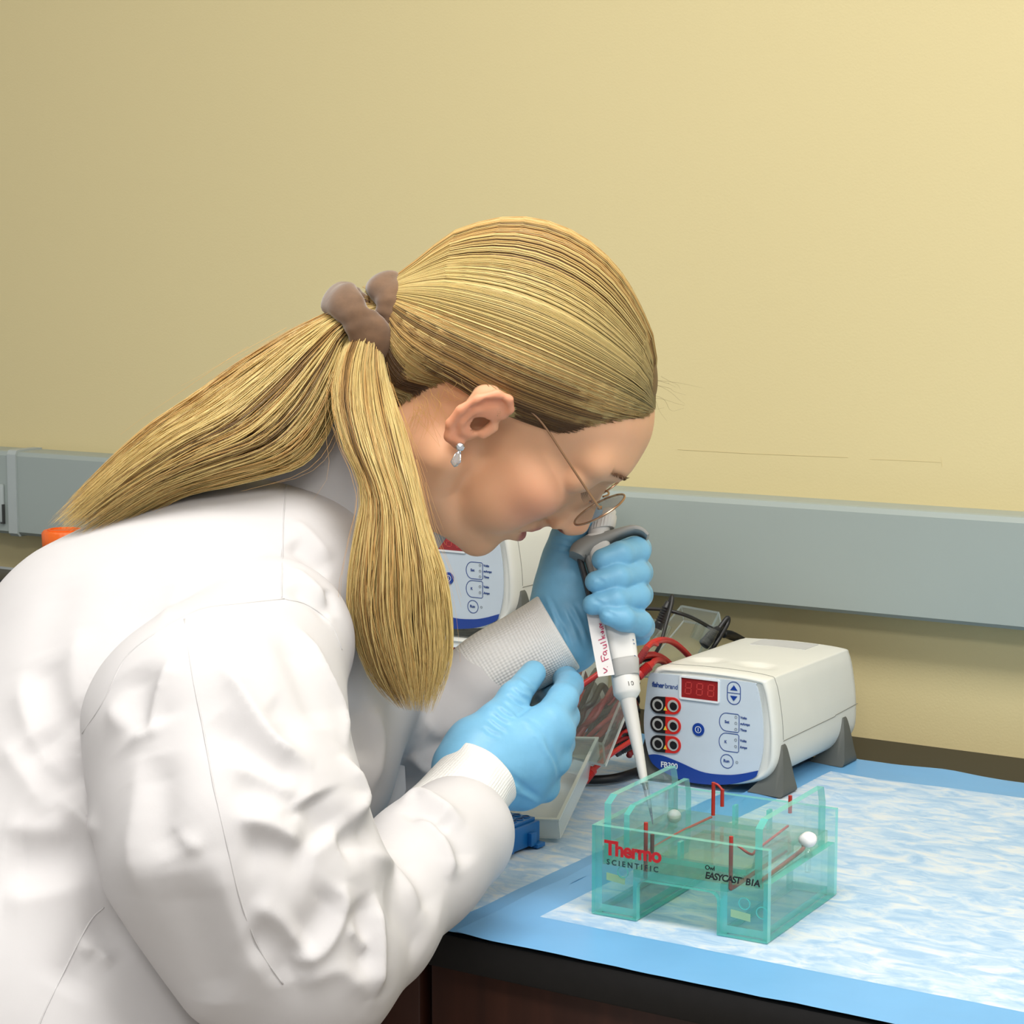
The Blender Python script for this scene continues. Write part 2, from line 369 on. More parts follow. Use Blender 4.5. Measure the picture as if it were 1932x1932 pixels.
def make_supply(label, group):
    t = empty('power_supply', (0, 0, 0), label, 'power supply', group)
    prof = smooth_path([(-.050, .106), (0, .1078), (.050, .106), (.0595, .100), (.0655, .072), (.0675, .046), (.0655, .026), (.054, .0125), (.028, .0045), (0, .003), (-.028, .0045), (-.054, .0125), (-.0655, .026), (-.0675, .046), (-.0655, .072), (-.0595, .100), (-.050, .106)], 129)[:-1]
    c = np.array([0, .055]); L = 0.192; rings = []
    ys = [(0.0012, .915), (0.0004, .925), (0, .945), (0.0006, .965), (0.003, .985), (0.007, .997), (0.012, 1.0)] + [(y, 1.0) for y in np.linspace(0.016, L - 0.014, 60)] + [(L - .007, .975), (L - .001, .93), (L, .88)]
    for y, s in ys:
        q = c + (prof - c) * s; rings.append(np.stack([q[:, 0], np.full(len(q), y), q[:, 1]], 1))
    v, f = loft(rings)
    # finger hollows pressed into the lid
    for (hx, hy, sx, sy, dp) in ((0.026, 0.045, 0.017, 0.016, 0.0035), (-0.026, 0.045, 0.017, 0.016, 0.0035)):
        dd = ((v[:, 0] - hx) / sx) ** 2 + ((v[:, 1] - hy) / sy) ** 2; k = (v[:, 2] > 0.09) & (dd < 1)
        v[k, 2] -= dp * np.clip((1 - dd[k]) * 2.4, 0, 1) * np.clip(0.35 + (v[k, 1] - hy) / sy * 0.65 + 0.35, 0.1, 1)
    mesh_obj('shell', v, f, 'ps_shell', t, True, 50)
    # seams of the two half shells
    q = c + (prof - c) * 1.0006; b = MB(); sel = [k for k in range(len(q)) if q[k, 1] > 0.03]
    i0 = [k for k in range(len(q)) if q[k, 1] > 0.045]
    k0 = len(q) // 2
    arc = np.array([q[k % len(q)] for k in range(-int(len(q) * .30), int(len(q) * .52))]); arc = arc[arc[:, 1] > 0.047]
    b.add(*tube([(x, 0.016, z) for x, z in arc], 0.00035, 4))
    for s in (-1, 1): b.add(*tube([(s * .0676, 0.016, .0475), (s * .0676, .13, .049), (s * .0676, .132, .050), (s * .0676, L - .008, .052)], 0.00035, 4))
    b.obj('seam', 'seam', t)
    mesh_obj('top_sticker', *box((-.028, L - .05, .1062), (.030, L - .018, .1079)), 'sticker', t, False)
    # front panel
    pan = np.array([zp(*z) for z in [(510, 682), (840, 712), (1165, 746), (1196, 768), (1215, 830), (1236, 960), (1242, 1080), (1238, 1200), (1212, 1318), (1190, 1362), (1100, 1394), (1000, 1409), (850, 1406), (720, 1382), (600, 1328), (525, 1272), (497, 1215), (472, 1100), (466, 980), (478, 850), (494, 720)]])
    y0 = -0.0004
    p = mesh_obj('front_panel', *flat(smooth_path(np.vstack([pan, pan[:1]]), 90)[:-1], y0, .004), 'ps_panel', t, False)
    up = smooth_path([zp(*z) for z in [(497, 1215), (540, 1212), (600, 1224), (700, 1264), (850, 1328), (1000, 1346), (1100, 1340), (1212, 1318)]], 30)
    lo = smooth_path([zp(*z) for z in [(1212, 1318), (1190, 1362), (1100, 1394), (1000, 1409), (850, 1406), (720, 1382), (600, 1328), (525, 1272), (497, 1215)]], 34)
    mesh_obj('blue_band', *flat(np.vstack([up, lo[1:-1]]), y0 - .0006, .003), 'ps_blue', t, False)
    a = zp(578, 1292); mesh_obj('model_lettering', *put_text('FB300', a[0], a[1], .0074, y0 - .0010, .00012, .95), 'print_white', t, False)
    a = zp(527, 790); v1 = put_text('fisher', a[0] - .001, a[1] + .0028, .0064, y0 - .0003, .00015, .9); v2 = put_text('brand', v1[0][:, 0].max() + .0004, a[1] + .0028, .0064, y0 - .0003, 0, .9)
    MB().add(*v1).add(*v2).obj('brand_lettering', 'print_blue', t, False, None)
    # display
    a, b2 = zp(713, 716), zp(948, 865); cx, cz = (a + b2) / 2; w, h = b2[0] - a[0], a[1] - zp(713, 842)[1]
    mesh_obj('display_frame', *ringpoly(rrect(cx, cz, w + .0022, h + .0022, .0008, 2), .0016, y0 - .0012, .003), 'print_white', t, False)
    ds = mesh_obj('display', *flat(rrect(cx, cz, w, h, .0004, 2), y0 - .0003, .003), 'display_red', t, False)
    for k in range(3):
        b = MB(); ox = cx + (k - 1) * .0115; sw, sh = .0058, .0105
        for (x0, z0, x1, z1) in ((0, 1, 1, 1), (0, .5, 1, .5), (0, 0, 1, 0), (0, .5, 0, 1), (1, .5, 1, 1), (0, 0, 0, .5), (1, 0, 1, .5)):
            p0 = np.array([ox + (x0 - .5) * sw + (z0 - .5) * .0008, cz + (z0 - .5) * sh]); p1 = np.array([ox + (x1 - .5) * sw + (z1 - .5) * .0008, cz + (z1 - .5) * sh])
            dv = (p1 - p0) * .1; p0 = p0 + dv; p1 = p1 - dv; nn = nrm([-(p1 - p0)[1], (p1 - p0)[0]]) * .00045
            b.add(*flat([p0 + nn, p1 + nn, p1 - nn, p0 - nn], y0 - .0005, y0 - .0002))
        b.obj('digit', 'segment_red', ds, False, None)
    # arrow key
    cx, cz = zp(1052, 815); kw, kh = .0130, .0205
    ak = mesh_obj('arrow_key', *ringpoly(rrect(cx, cz, kw, kh, .0062, 8), .0007, y0 - .0003, .002), 'print_blue', t, False)
    mesh_obj('key_line', *flat(rrect(cx, cz, kw - .0004, .0006, .0002, 1), y0 - .0003, .002), 'print_blue', ak, False)
    for s in (1, -1): mesh_obj('arrow', *flat([(cx - .0036, cz + s * .0026), (cx, cz + s * .0072), (cx + .0036, cz + s * .0026)], y0 - .0004, .002), 'ps_blue', ak, False)
    # power key
    cx, cz = zp(822, 1051); pk = mesh_obj('power_key', *flat(circ(cx, cz, .0060), y0 - .0008, .002), 'ps_blue', t, False)
    MB().add(*ringpoly(circ(cx, cz, .0029), .0005, y0 - .0010, y0)).add(*flat(rrect(cx, cz, .0005, .0034, .0001, 1), y0 - .0010, y0)).obj('power_symbol', 'print_white', pk, False, None)
    # D shaped keys
    def dkey(cx, cz, w, h, txt, leds, names):
        pts = [(cx + w / 2 - .0012, cz + h / 2), (cx + w / 2, cz + h / 2 - .0012), (cx + w / 2, cz - h / 2 + .0012), (cx + w / 2 - .0012, cz - h / 2)]
        pts += [(cx - w / 2 + h / 2 * .85 - math.cos(a) * h / 2 * .85, cz - math.sin(a) * h / 2) for a in np.linspace(math.pi / 2, -math.pi / 2, 15)]
        k = mesh_obj('key', *ringpoly(pts, .0006, y0 - .0003, .002), 'print_blue', t, False)
        mesh_obj('key_lettering', *put_text(txt, cx - .0045, cz - .0009, .0036, y0 - .0003, .00008), 'print_blue', k, False)
        for dz, nm in zip(leds, names):
            mesh_obj('indicator', *ringpoly(circ(cx + w / 2 - .0032, cz + dz, .0011, 12), .0006, y0 - .0003, .002), 'led_grey', k, False)
            mesh_obj('key_lettering', *put_text(nm, cx + w / 2 + .0012, cz + dz - .0008, .0031, y0 - .0003, .00008), 'print_blue', k, False)
    a = zp(1022, 1005); dkey(a[0], a[1], .0198, .0166, 'Set', (.0056, 0, -.0056), ('Volts', 'mAmps', 'Time'))
    a = zp(1020, 1135); dkey(a[0], a[1], .0198, .0166, 'K', (.003, -.003), ('Volts', 'Amps'))
    a = zp(1007, 1258); rk = mesh_obj('run_key', *ringpoly(circ(a[0], a[1], .0063), .0006, y0 - .0003, .002), 'print_blue', t, False)
    mesh_obj('key_lettering', *put_text('Run', a[0] - .0035, a[1] - .0009, .0038, y0 - .0003, .0001), 'print_blue', rk, False)
    a = zp(1072, 1265); mesh_obj('indicator', *ringpoly(circ(a[0], a[1], .0010, 12), .0006, y0 - .0003, .002), 'led_grey', rk, False)
    # output sockets
    for r, (zy1, zy2) in enumerate(((890, 897), (1016, 1026), (1142, 1150))):
        for (zx, zy, colr, s) in ((560, zy1, 'socket_black', -1), (659, zy2, 'socket_red', 1)):
            cx, cz = zp(zx, zy); cm = (zp(560, zy1) + zp(659, zy2)) / 2; rr = .0079
            pts = [(cm[0], cm[1] + s * rr)] + [(cx + s * math.sin(a) * rr, cz + s * math.cos(a) * rr) for a in np.linspace(0, math.pi, 15)] + [(cm[0], cm[1] - s * rr)]
            so = mesh_obj('socket', *flat(pts, y0 - .0010, .002), colr, t, False)
            mesh_obj('socket_tube', *lathe([(.0056, 0), (.0056, .0007), (.0036, .0007), (.0032, -.002)], 24, (0, -1, 0), (cx, y0 - .0006, cz), cap=False), 'socket_tube', so, True, 30)
            mesh_obj('socket_hole', *lathe([(.0040, 0), (.0036, .0004), (.0001, .0004)], 20, (0, -1, 0), (cx + .0006, y0 - .0011, cz - .0003), cap=False), 'socket_black', so, True, 30)
        mesh_obj('warning_mark', *flat([(cm[0] - .0018, cm[1] - .0046), (cm[0], cm[1] - .0008), (cm[0] + .0018, cm[1] - .0046)], y0 - .0014, y0 - .001), 'warn_yellow', t, False)
    # feet
    for yy in (0.016, 0.152):
        for s in (-1, 1):
            pr = smooth_path([(.040, .001), (.066, .000), (.0745, .001), (.0735, .014), (.0715, .030), (.0685, .044), (.0650, .040), (.062, .022), (.050, .012)], 30)
            rg = []
            for (dy, sc) in ((-.017, .80), (-.014, .95), (0, 1.0), (.012, .98), (.017, .86)):
                top = np.clip(pr[:, 1] / .044, 0, 1); rg.append(np.stack([s * pr[:, 0], yy + dy * (1 - .72 * top ** .7), pr[:, 1] * (1 if sc > .9 else .97)], 1))
            mesh_obj('foot', *loft(rg), 'ps_foot', t, True, 40)
    return t
def dup(root, loc, rz, label=None, group=None):
    r = root.copy(); COL.objects.link(r); r.location = tuple(loc); r.rotation_euler = (0, 0, rz)
    if label: r['label'] = label
    if group: r['group'] = group
    for ch in list(root.children):
        c = ch.copy(); COL.objects.link(c); c.parent = r
        for g in ch.children:
            d = g.copy(); COL.objects.link(d); d.parent = c
    return r
ps = make_supply('white power supply with red display standing alone behind the gel tank', 'electrophoresis power supplies')
ps.location = (PSX, PSY, ZB + 0.0042)
kx, kz = zp(822, 1051); q = P(847.4, 1098, 2.035); ya = math.radians(-1.5)
p3 = q - np.array([kx * math.cos(ya), kx * math.sin(ya), kz]); p3[2] = ZB + 0.0042 + 0.1130
dup(ps, (p3[0] + 0.001, p3[1] - 0.002, ZB + 0.0025), math.radians(-0.5), 'lower white power supply of the stack beside the far sleeve', None)
dup(ps, p3, ya, 'upper white power supply of the stack, behind the chin', None)

# ------------------------------------------------------------------ gel tank
clear('acrylic', (243, 255, 254), gloss=0.14, rough=0.04, milk=0.035, milk_rgb=(120, 240, 232))
clear('acrylic_edge', (196, 252, 246), gloss=0.50, rough=0.12, milk=0.42, milk_rgb=(124, 240, 228))
clear('acrylic_clear', (249, 254, 253), gloss=0.16, rough=0.04, milk=0.02)
clear('buffer', (249, 253, 243), gloss=0.16, rough=0.02, milk=0.055, milk_rgb=(232, 248, 216))
mat('electrode_red', (176, 44, 34), rough=0.35)
mat('electrode_dark', (110, 40, 34), rough=0.4)
mat('white_knob', (236, 234, 232), rough=0.4, vary=0.02)
mat('letter_red', (190, 30, 36), rough=0.5); mat('letter_dark', (30, 52, 56), rough=0.5); mat('letter_black', (20, 22, 22), rough=0.5)
GO = np.array([-0.7352, 1.2617, ZB + 0.0040]); GA = math.radians(2.6); GL, GD, GH = 0.1385, 0.134, 0.0665
def gx(v): return rotz(np.asarray(v, float), GA) + GO
tank = empty('gel_tank', GO, 'clear green acrylic gel electrophoresis tank with red and black lettering', 'gel tank')
def gpart(name, vf, m, par=None, smooth=False, sharp=None): return mesh_obj(name, gx(vf[0]), vf[1], m, par or tank, smooth, sharp)
def ushape():
    w0, w1, ch, r = .0365, GL - .0385, .0300, .006
    out = [(0, 0), (w0, 0)] + [(w0 + r - r * math.cos(a), ch - r + r * math.sin(a)) for a in np.linspace(0, math.pi / 2, 6)] \
        + [(w1 - r + r * math.sin(a), ch - r + r * math.cos(a)) for a in np.linspace(0, math.pi / 2, 6)] + [(w1, 0), (GL, 0), (GL, GH), (0, GH)]
    return np.array(out)
U = ushape(); TH = .0055
for nm, y in (('front_panel', 0), ('back_panel', GD - TH)):
    v, f = flat(U, y, y + TH); pl = gpart(nm, (v, f[:2]), 'acrylic'); gpart('panel_edge', (v, f[2:]), 'acrylic_edge', pl)
def slab(name, lo, hi, m='acrylic', edge='acrylic_edge'):
    v, f = box(lo, hi); d = np.array(hi) - np.array(lo); ax = int(np.argmin(d)); big = []; sm = []
    for q in f:
        e = v[q]; (big if np.ptp(e[:, ax]) < 1e-6 else sm).append(q)
    o = gpart(name, (v, big), m); gpart('slab_edge', (v, sm), edge, o); return o
slab('end_wall', (0, TH, 0), (TH, GD - TH, GH)); slab('end_wall', (GL - TH, TH, 0.0), (GL, GD - TH, GH * .62))
slab('chamber_wall', (.0365 - TH, TH, 0), (.0365, GD - TH, .036)); slab('chamber_wall', (GL - .0385, TH, 0), (GL - .0385 + TH, GD - TH, .036))
slab('chamber_floor', (TH, TH, 0.001), (.0365 - TH, GD - TH, .0065), 'acrylic_clear'); slab('chamber_floor', (GL - .0385 + TH, TH, 0.001), (GL - TH, GD - TH, .0065), 'acrylic_clear')
slab('platform', (.0365 - TH, TH, .0305), (GL - .0385 + TH, GD - TH, .036))
gpart('buffer_liquid', box((TH + .0003, TH + .0003, .0365), (GL - TH - .0003, GD - TH - .0003, .050)), 'buffer')
# gel tray with tall end plates
def endplate(x0, x1, z0, ztop, ya, yb, name='tray_end'):
    pl = [(ya, z0), (yb, z0), (yb, ztop - .012), (yb - .004, ztop), (ya + .010, ztop), (ya, ztop - .005)]
    n = len(pl); v = np.array([(x0, y, z) for y, z in pl] + [(x1, y, z) for y, z in pl])
    o = gpart(name, (v, [list(range(n)), list(range(n, 2 * n))[::-1]]), 'acrylic_clear'); gpart('plate_edge', (v, [[k, n + k, n + (k + 1) % n, (k + 1) % n] for k in range(n)]), 'acrylic_edge', o)
endplate(.006, .0115, .037, .0865, .008, GD - .012); endplate(.020, .0245, .037, .0790, .012, GD - .016)
endplate(GL - .0125, GL - .0070, .037, .0845, .006, GD - .008)
slab('gel_tray', (.034, .012, .0425), (GL - .022, GD - .012, .0465), 'acrylic_clear')
slab('comb_guide', (.060, GD - .018, .047), (.0625, GD - .012, .062)); slab('comb_guide', (.064, .010, .047), (.0665, .016, .060))
slab('comb_guide', (.088, GD - .018, .047), (.0905, GD - .012, .062))
# electrodes
def rod(pts, m='electrode_red', r=.0016): gpart('electrode', tube(smooth_path(pts, 4 * len(pts)) if len(pts) > 2 else pts, r, 8), m, None, True, 50)
rod([(.0395, .0085, .0715), (.0395, .0085, .030)]); rod([(.0425, .013, .062), (.0425, .013, .048)], 'electrode_dark')
rod([(.1065, .0085, .0705), (.1065, .0085, .055), (.1065, .0085, .0345), (.1065, .010, .0325), (.1065, .030, .0325), (.1065, .110, .0345)])
rod([(.1100, .012, .0635), (.1195, .014, .058), (.1100, .050, .052), (.1080, .110, .054)], r=.0010)
rod([(.1255, .010, .038), (.1255, .060, .040), (.1255, .095, .042), (.1255, .098, .045), (.1255, .098, .052)])
rod([(.0405, GD - .010, .076), (.0405, GD - .010, .050)]); rod([(.0480, GD - .010, .0715), (.0480, GD - .010, .058)])
rod([(.0405, GD - .010, .075), (.0440, GD - .010, .0745), (.0480, GD - .010, .071)], r=.0010)
rod([(.1035, GD - .009, .0735), (.1035, GD - .009, .060)]); rod([(.0300, .020, .043), (.0310, .080, .045), (.0400, GD - .012, .049)], r=.0010)
# white banana-socket knobs
def knob(name, px, py, y, r, squash, n=20, bump=0.0):
    c = PY(px, py, y); v = []; f = []; m = 12
    for i in range(m + 1):
        for k in range(n):
            th = math.pi * i / m; a = 2 * math.pi * k / n; rr = r * (1 + bump * math.sin(3 * a + 2 * th) * math.sin(th) ** 2)
            v.append(c + np.array([rr * math.sin(th) * math.cos(a), rr * math.sin(th) * math.sin(a), rr * squash * math.cos(th)]))
    for i in range(m):
        for k in range(n): f.append([i * n + k, (i + 1) * n + k, (i + 1) * n + (k + 1) % n, i * n + (k + 1) % n])
    o = mesh_obj(name, v, f, 'white_knob', tank); mesh_obj('stem', *lathe([(r * .35, 0), (r * .3, -r * 3.0)], 12, (0, 0, 1), c + np.array([0, 0, -r * .6])), 'acrylic_clear', o); return o
knob('white_knob', 1272, 1540, GO[1] + .112, .0056, .95); knob('white_knob', 1525, 1584, GO[1] + .086, .0068, .85, bump=0.10)
# feet pads and screw circles in the legs
for (x, z, y) in ((.0235, .0335, .003), (.1195, .0250, .003), (.1325, .020, .004)):
    gpart('screw', ringpoly(circ(x, z, .0042, 20), .0006, y, y + .001), 'acrylic_edge')
for (x, z) in ((.013, .030), (.112, .018)):
    gpart('warning_sticker', flat([(x - .004, z - .005), (x + .011, z - .0065), (x + .011, z - .001), (x - .004, z + .0005)], TH + .0004, TH + .0008), 'warn_pale' if 'warn_pale' in MATS else mat('warn_pale', (222, 220, 160), rough=0.6))
# lettering on the front panel
def gtext(name, s, x, z, size, m, **k): gpart(name, put_text(s, x, z, size, -.0003, **k), m)
gtext('red_lettering', 'Thermo', .0105, .0462, .0148, 'letter_red', bold=.00055, spacing=.92)
gtext('dark_lettering', 'SCIENTIFIC', .0122, .0388, .0056, 'letter_dark', bold=.00012, spacing=1.55)
gtext('small_lettering', 'Owl', .0905, .0465, .0046, 'letter_black', bold=.0001, spacing=.9)
gtext('black_lettering', 'EASYCAST', .0905, .0400, .0068, 'letter_black', bold=.00018, shear=.15, spacing=.82)
gtext('black_lettering', 'B1A', .1215, .0400, .0068, 'letter_black', bold=.0002, shear=.15, spacing=.88)
gtext('small_lettering', 'TM', .1172, .0432, .0022, 'letter_black')

# ------------------------------------------------------------------ pipette
mat('pip_white', (228, 226, 222), rough=0.4, vary=0.02); mat('pip_grey', (150, 150, 147), rough=0.45, vary=0.03); mat('pip_mid', (176, 175, 172), rough=0.45, vary=0.02)
mat('pip_shaft', (205, 203, 198), rough=0.42, vary=0.02); mat('tape', (232, 228, 226), rough=0.7, vary=0.03); mat('marker_pink', (196, 52, 98), rough=0.6); mat('pip_print', (70, 66, 62), rough=0.6)
mat('gap_dark', (58, 58, 60), rough=0.5)
clear('tip_clear', (238, 238, 240), gloss=0.14, milk=0.15); clear('tip_blue', (120, 120, 200), gloss=0.1, milk=0.35, milk_rgb=(70, 70, 170))
D0, D1 = 1.552, 1.632
def pd(py): return D0 + (1556 - py) / 571.0 * (D1 - D0)
def Q(px, py, near=0.0): return P(px, py, pd(py) - near)
pip = empty('pipette', Q(1232, 1556), 'white and grey single channel pipette held in the gloved far hand', 'pipette')
AX = nrm(Q(1125, 985) - Q(1232, 1556)); PXR = nrm(RT - AX * RT.dot(AX)); PNR = np.cross(PXR, AX); PNR = PNR if PNR.dot(FW) < 0 else -PNR
def mpp(py): return pd(py) / FPX
def sec(px, py, hw, hd, e=2.6, n=28, near=0.0):
    """rounded-rectangle ring across the pipette: half width in px, half depth in m"""
    c = Q(px, py, near); a = np.arange(n) * 2 * np.pi / n; ca, sa = np.cos(a), np.sin(a)
    x = np.sign(ca) * np.abs(ca) ** (2 / e) * hw * mpp(py); y = np.sign(sa) * np.abs(sa) ** (2 / e) * hd
    return c + x[:, None] * PXR + y[:, None] * PNR
def ppart(name, secs, m, par=None, sharp=40): return mesh_obj(name, *loft(secs), m, par or pip, True, sharp)
k = mpp(1300)
ppart('tip', [sec(1232, 1556, .9, .9 * k, 2), sec(1227.5, 1528, 3.0, 3.0 * k, 2), sec(1219, 1487, 6.0, 6 * k, 2), sec(1217.5, 1480, 6.5, 6.5 * k, 2)], 'tip_clear')
ppart('sample_liquid', [sec(1231.8, 1555, .7, .7 * k, 2), sec(1228.5, 1534, 2.3, 2.3 * k, 2), sec(1226.8, 1524, 2.7, 2.7 * k, 2)], 'tip_blue')
ppart('nozzle', [sec(1219, 1490, 4.0, 4 * k, 2), sec(1215, 1474, 5.6, 5.6 * k, 2)], 'metal')
ppart('shaft', [sec(1216, 1478, 7.5, 7.5 * k, 2), sec(1206, 1425, 10, 10 * k, 2), sec(1193, 1360, 13.5, 13.5 * k, 2), sec(1186, 1326, 15, 15 * k, 2), sec(1184.5, 1317, 16, 16 * k, 2)], 'pip_shaft')
co = ppart('collar', [sec(1185, 1320, 16, 16 * k, 2), sec(1184, 1312, 23, 23 * k, 2), sec(1183, 1307, 26, 26 * k, 2), sec(1179, 1276, 26, 25 * k, 2.1), sec(1178.5, 1273, 25, 24 * k, 2.1)], 'pip_white')
ppart('grey_band', [sec(1181, 1278, 25.5, 26 * k, 3.2), sec(1179, 1265, 27, 29 * k, 3.6), sec(1178, 1250, 27.5, 30 * k, 3.6), sec(1177, 1246, 26, 28 * k, 3.6)], 'pip_mid')
ppart('barrel', [sec(1177.5, 1247, 26, 27 * k, 4), sec(1172, 1215, 28, 28 * k, 4), sec(1164, 1175, 28.5, 28 * k, 4), sec(1156, 1140, 26, 27 * k, 4), sec(1148, 1100, 23, 25 * k, 4), sec(1134, 1050, 22, 24 * k, 4), sec(1124, 1012, 22, 23 * k, 3.4)], 'pip_white')
ppart('back_rail', [sec(1160, 1247, 9, 22 * k, 3, near=-.002), sec(1148, 1180, 8, 22 * k, 3, near=-.002), sec(1122, 1090, 8, 20 * k, 3, near=-.002), sec(1104, 1030, 8, 18 * k, 3, near=-.002)], 'pip_grey')
ppart('gap_shade', [sec(1140, 1247, 5, 12 * k, 3, near=-.006), sec(1126, 1180, 6, 12 * k, 3, near=-.006), sec(1104, 1090, 6, 12 * k, 3, near=-.006), sec(1092, 1050, 5, 12 * k, 3, near=-.006)], 'gap_dark')  # dark strip standing in for the shade in the gap between palm and pipette
# label tape with the hand-written name
tv = []; n = 10
for i in range(n):
    u = i / (n - 1); py = 1275 - u * 140
    for sx in (-1, 1): tv.append(Q(1144 - u * 27 + sx * (15.5 - 1.5 * u) + (3 if sx < 0 else 0) * 0, py - sx * 2, .0126))
tape = mesh_obj('name_tape', tv + [p + FW * .0004 for p in tv], [[2 * i, 2 * i + 1, 2 * i + 3, 2 * i + 2] for i in range(n - 1)] + [[2 * n + 2 * i, 2 * n + 2 * i + 2, 2 * n + 2 * i + 3, 2 * n + 2 * i + 1] for i in range(n - 1)], 'tape', pip, True)
def stroke(bm, pts):
    pts = [Q(760 + zx * .2588, 960 + zy * .2588, .0130) for zx, zy in pts]
    bm.add(*tube(smooth_path(pts, 4 * len(pts)) if len(pts) > 2 else pts, .00034, 5))
b = MB()
for s in [[(1462, 1160), (1490, 1180), (1466, 1198)], [(1491, 1152), (1493, 1150)],
          [(1452, 1114), (1500, 1092)], [(1454, 1112), (1446, 1080), (1450, 1070)], [(1474, 1103), (1468, 1080)],
          [(1466, 1040), (1462, 1056), (1476, 1066), (1486, 1052), (1474, 1040), (1464, 1044), (1490, 1030)],
          [(1462, 1018), (1484, 1008), (1482, 992), (1458, 996), (1486, 986)],
          [(1440, 982), (1480, 966)], [(1426, 958), (1476, 940)], [(1452, 926), (1462, 944), (1470, 918)],
          [(1452, 912), (1464, 902), (1456, 890), (1444, 902), (1466, 892)],
          [(1446, 880), (1464, 874), (1446, 862), (1462, 856)],
          [(1452, 862), (1440, 868), (1436, 856), (1446, 850)], [(1436, 846), (1450, 842), (1430, 838)]]:
    stroke(b, s)
b.obj('handwriting', 'marker_pink', tape)
# the number 10 on the collar
v, f = text_data('10', .0050, .00005, 0, 1.15, .0002)
rows = np.stack([nrm(PXR + PNR * -.25), AX, nrm(PNR + PXR * .25)]); mesh_obj('volume_mark', xf(v, Q(1184, 1294, 26.5 * k), rows), f, 'pip_print', co, False)
b = MB()
for i, py in enumerate((1206, 1213, 1236)): b.add(*tube([Q(1194 + i * 1.6, py, .0112), Q(1196 + i * 1.6, py + 2, .0112)], .00035, 5))
b.obj('scale_marks', 'marker_blue' if 'marker_blue' in MATS else mat('marker_blue', (90, 120, 160), rough=0.6), pip)
# finger hook and button
hp = [((1088, 1052), 16), ((1094, 1042), 20), ((1112, 1030), 19), ((1138, 1020), 14), ((1165, 1009), 9), ((1192, 1001), 7), ((1210, 1004), 5.5), ((1222, 1014), 4)]
cp = smooth_path([Q(*c) for c, _ in hp], 30); hw = np.interp(np.linspace(0, 1, 30), np.linspace(0, 1, len(hp)), [h for _, h in hp]) * k
tt = np.gradient(cp, axis=0); rg = []
for i in range(30):
    t_ = nrm(tt[i]); nn = nrm(np.cross(t_, PNR)); a = np.arange(16) * 2 * np.pi / 16; ca, sa = np.cos(a), np.sin(a); e = 2 / 3.2
    rg.append(cp[i] + (np.sign(ca) * np.abs(ca) ** e * hw[i])[:, None] * nn + (np.sign(sa) * np.abs(sa) ** e * (.0115 - .004 * i / 30))[:, None] * PNR)
mesh_obj('finger_hook', *loft(rg), 'pip_grey', pip, True, 45)
ppart('neck', [sec(1127, 1014, 20, 20 * k, 2.4), sec(1132, 996, 22, 22 * k, 2.2)], 'pip_white')
rg = []
for j, (px, py, r) in enumerate(((1134, 1001, 25), (1135, 998, 26), (1138, 982, 25.5), (1139, 978, 24.5))):
    c = Q(px, py); a = np.arange(96) * 2 * np.pi / 96; rr = r * mpp(py) * (1 + (.022 if 0 < j < 3 else 0) * np.sign(np.sin(a * 24)))
    rg.append(c + (np.cos(a) * rr)[:, None] * PXR + (np.sin(a) * rr)[:, None] * PNR)
bt = mesh_obj('ribbed_button', *loft(rg), 'pip_white', pip, True, 30)
ppart('button_top', [sec(1139, 979, 22, 22 * k, 2), sec(1141, 970, 22, 22 * k, 2), sec(1142, 964, 18, 18 * k, 2), sec(1142.5, 961, 10, 10 * k, 2)], 'pip_white')

# ------------------------------------------------------------------ translucent box lid leaning on the leads
clear('poly_milky', (242, 248, 250), gloss=0.10, rough=0.25, milk=0.34, milk_rgb=(246, 251, 252))
clear('poly_edge', (235, 242, 242), gloss=0.10, rough=0.25, milk=0.55, milk_rgb=(238, 244, 242))
N0 = PZ(1058, 1583, ZB + 0.0055); F0 = PY(1132, 1426, 1.555)
LU = F0 - N0; LLen = np.linalg.norm(LU); LU = LU / LLen
LV = nrm(np.array([-1.0, -0.12, 0.0]) - LU * LU.dot([-1.0, -0.12, 0])); LN = np.cross(LU, LV); LN = LN if LN[2] > 0 else -LN
lid = empty('rack_lid', N0, 'translucent open plastic box lid beside the gloved near hand', 'box lid')
LWd, LHt, LT = .100, .017, .0012
def lx(v): return N0 + np.asarray(v, float) @ np.stack([LU, LV, LN])
def lpart(name, lo, hi, m): v, f = box(lo, hi, .0004, 1); return mesh_obj(name, lx(v), f, m, lid, False)
lpart('base_sheet', (0, 0, 0), (LLen, LWd, LT), 'poly_milky')
lpart('side_wall', (0, 0, LT), (LLen, LT, LHt), 'poly_milky'); lpart('side_wall', (0, LWd - LT, LT), (LLen, LWd, LHt), 'poly_milky')
lpart('end_wall', (0, LT, LT), (LT, LWd - LT, LHt), 'poly_milky'); lpart('end_wall', (LLen - LT, LT, LT), (LLen, LWd - LT, LHt), 'poly_milky')
b = MB()
for lo, hi in (((-.0006, -.0006, LHt), (LLen + .0006, .0022, LHt + .0014)), ((-.0006, LWd - .0022, LHt), (LLen + .0006, LWd + .0006, LHt + .0014)), ((-.0006, .0022, LHt), (.0022, LWd - .0022, LHt + .0014)), ((LLen - .0022, .0022, LHt), (LLen + .0006, LWd - .0022, LHt + .0014))):
    v, f = box(lo, hi); b.add(lx(v), f)
b.obj('rim', 'poly_edge', lid, False, None)

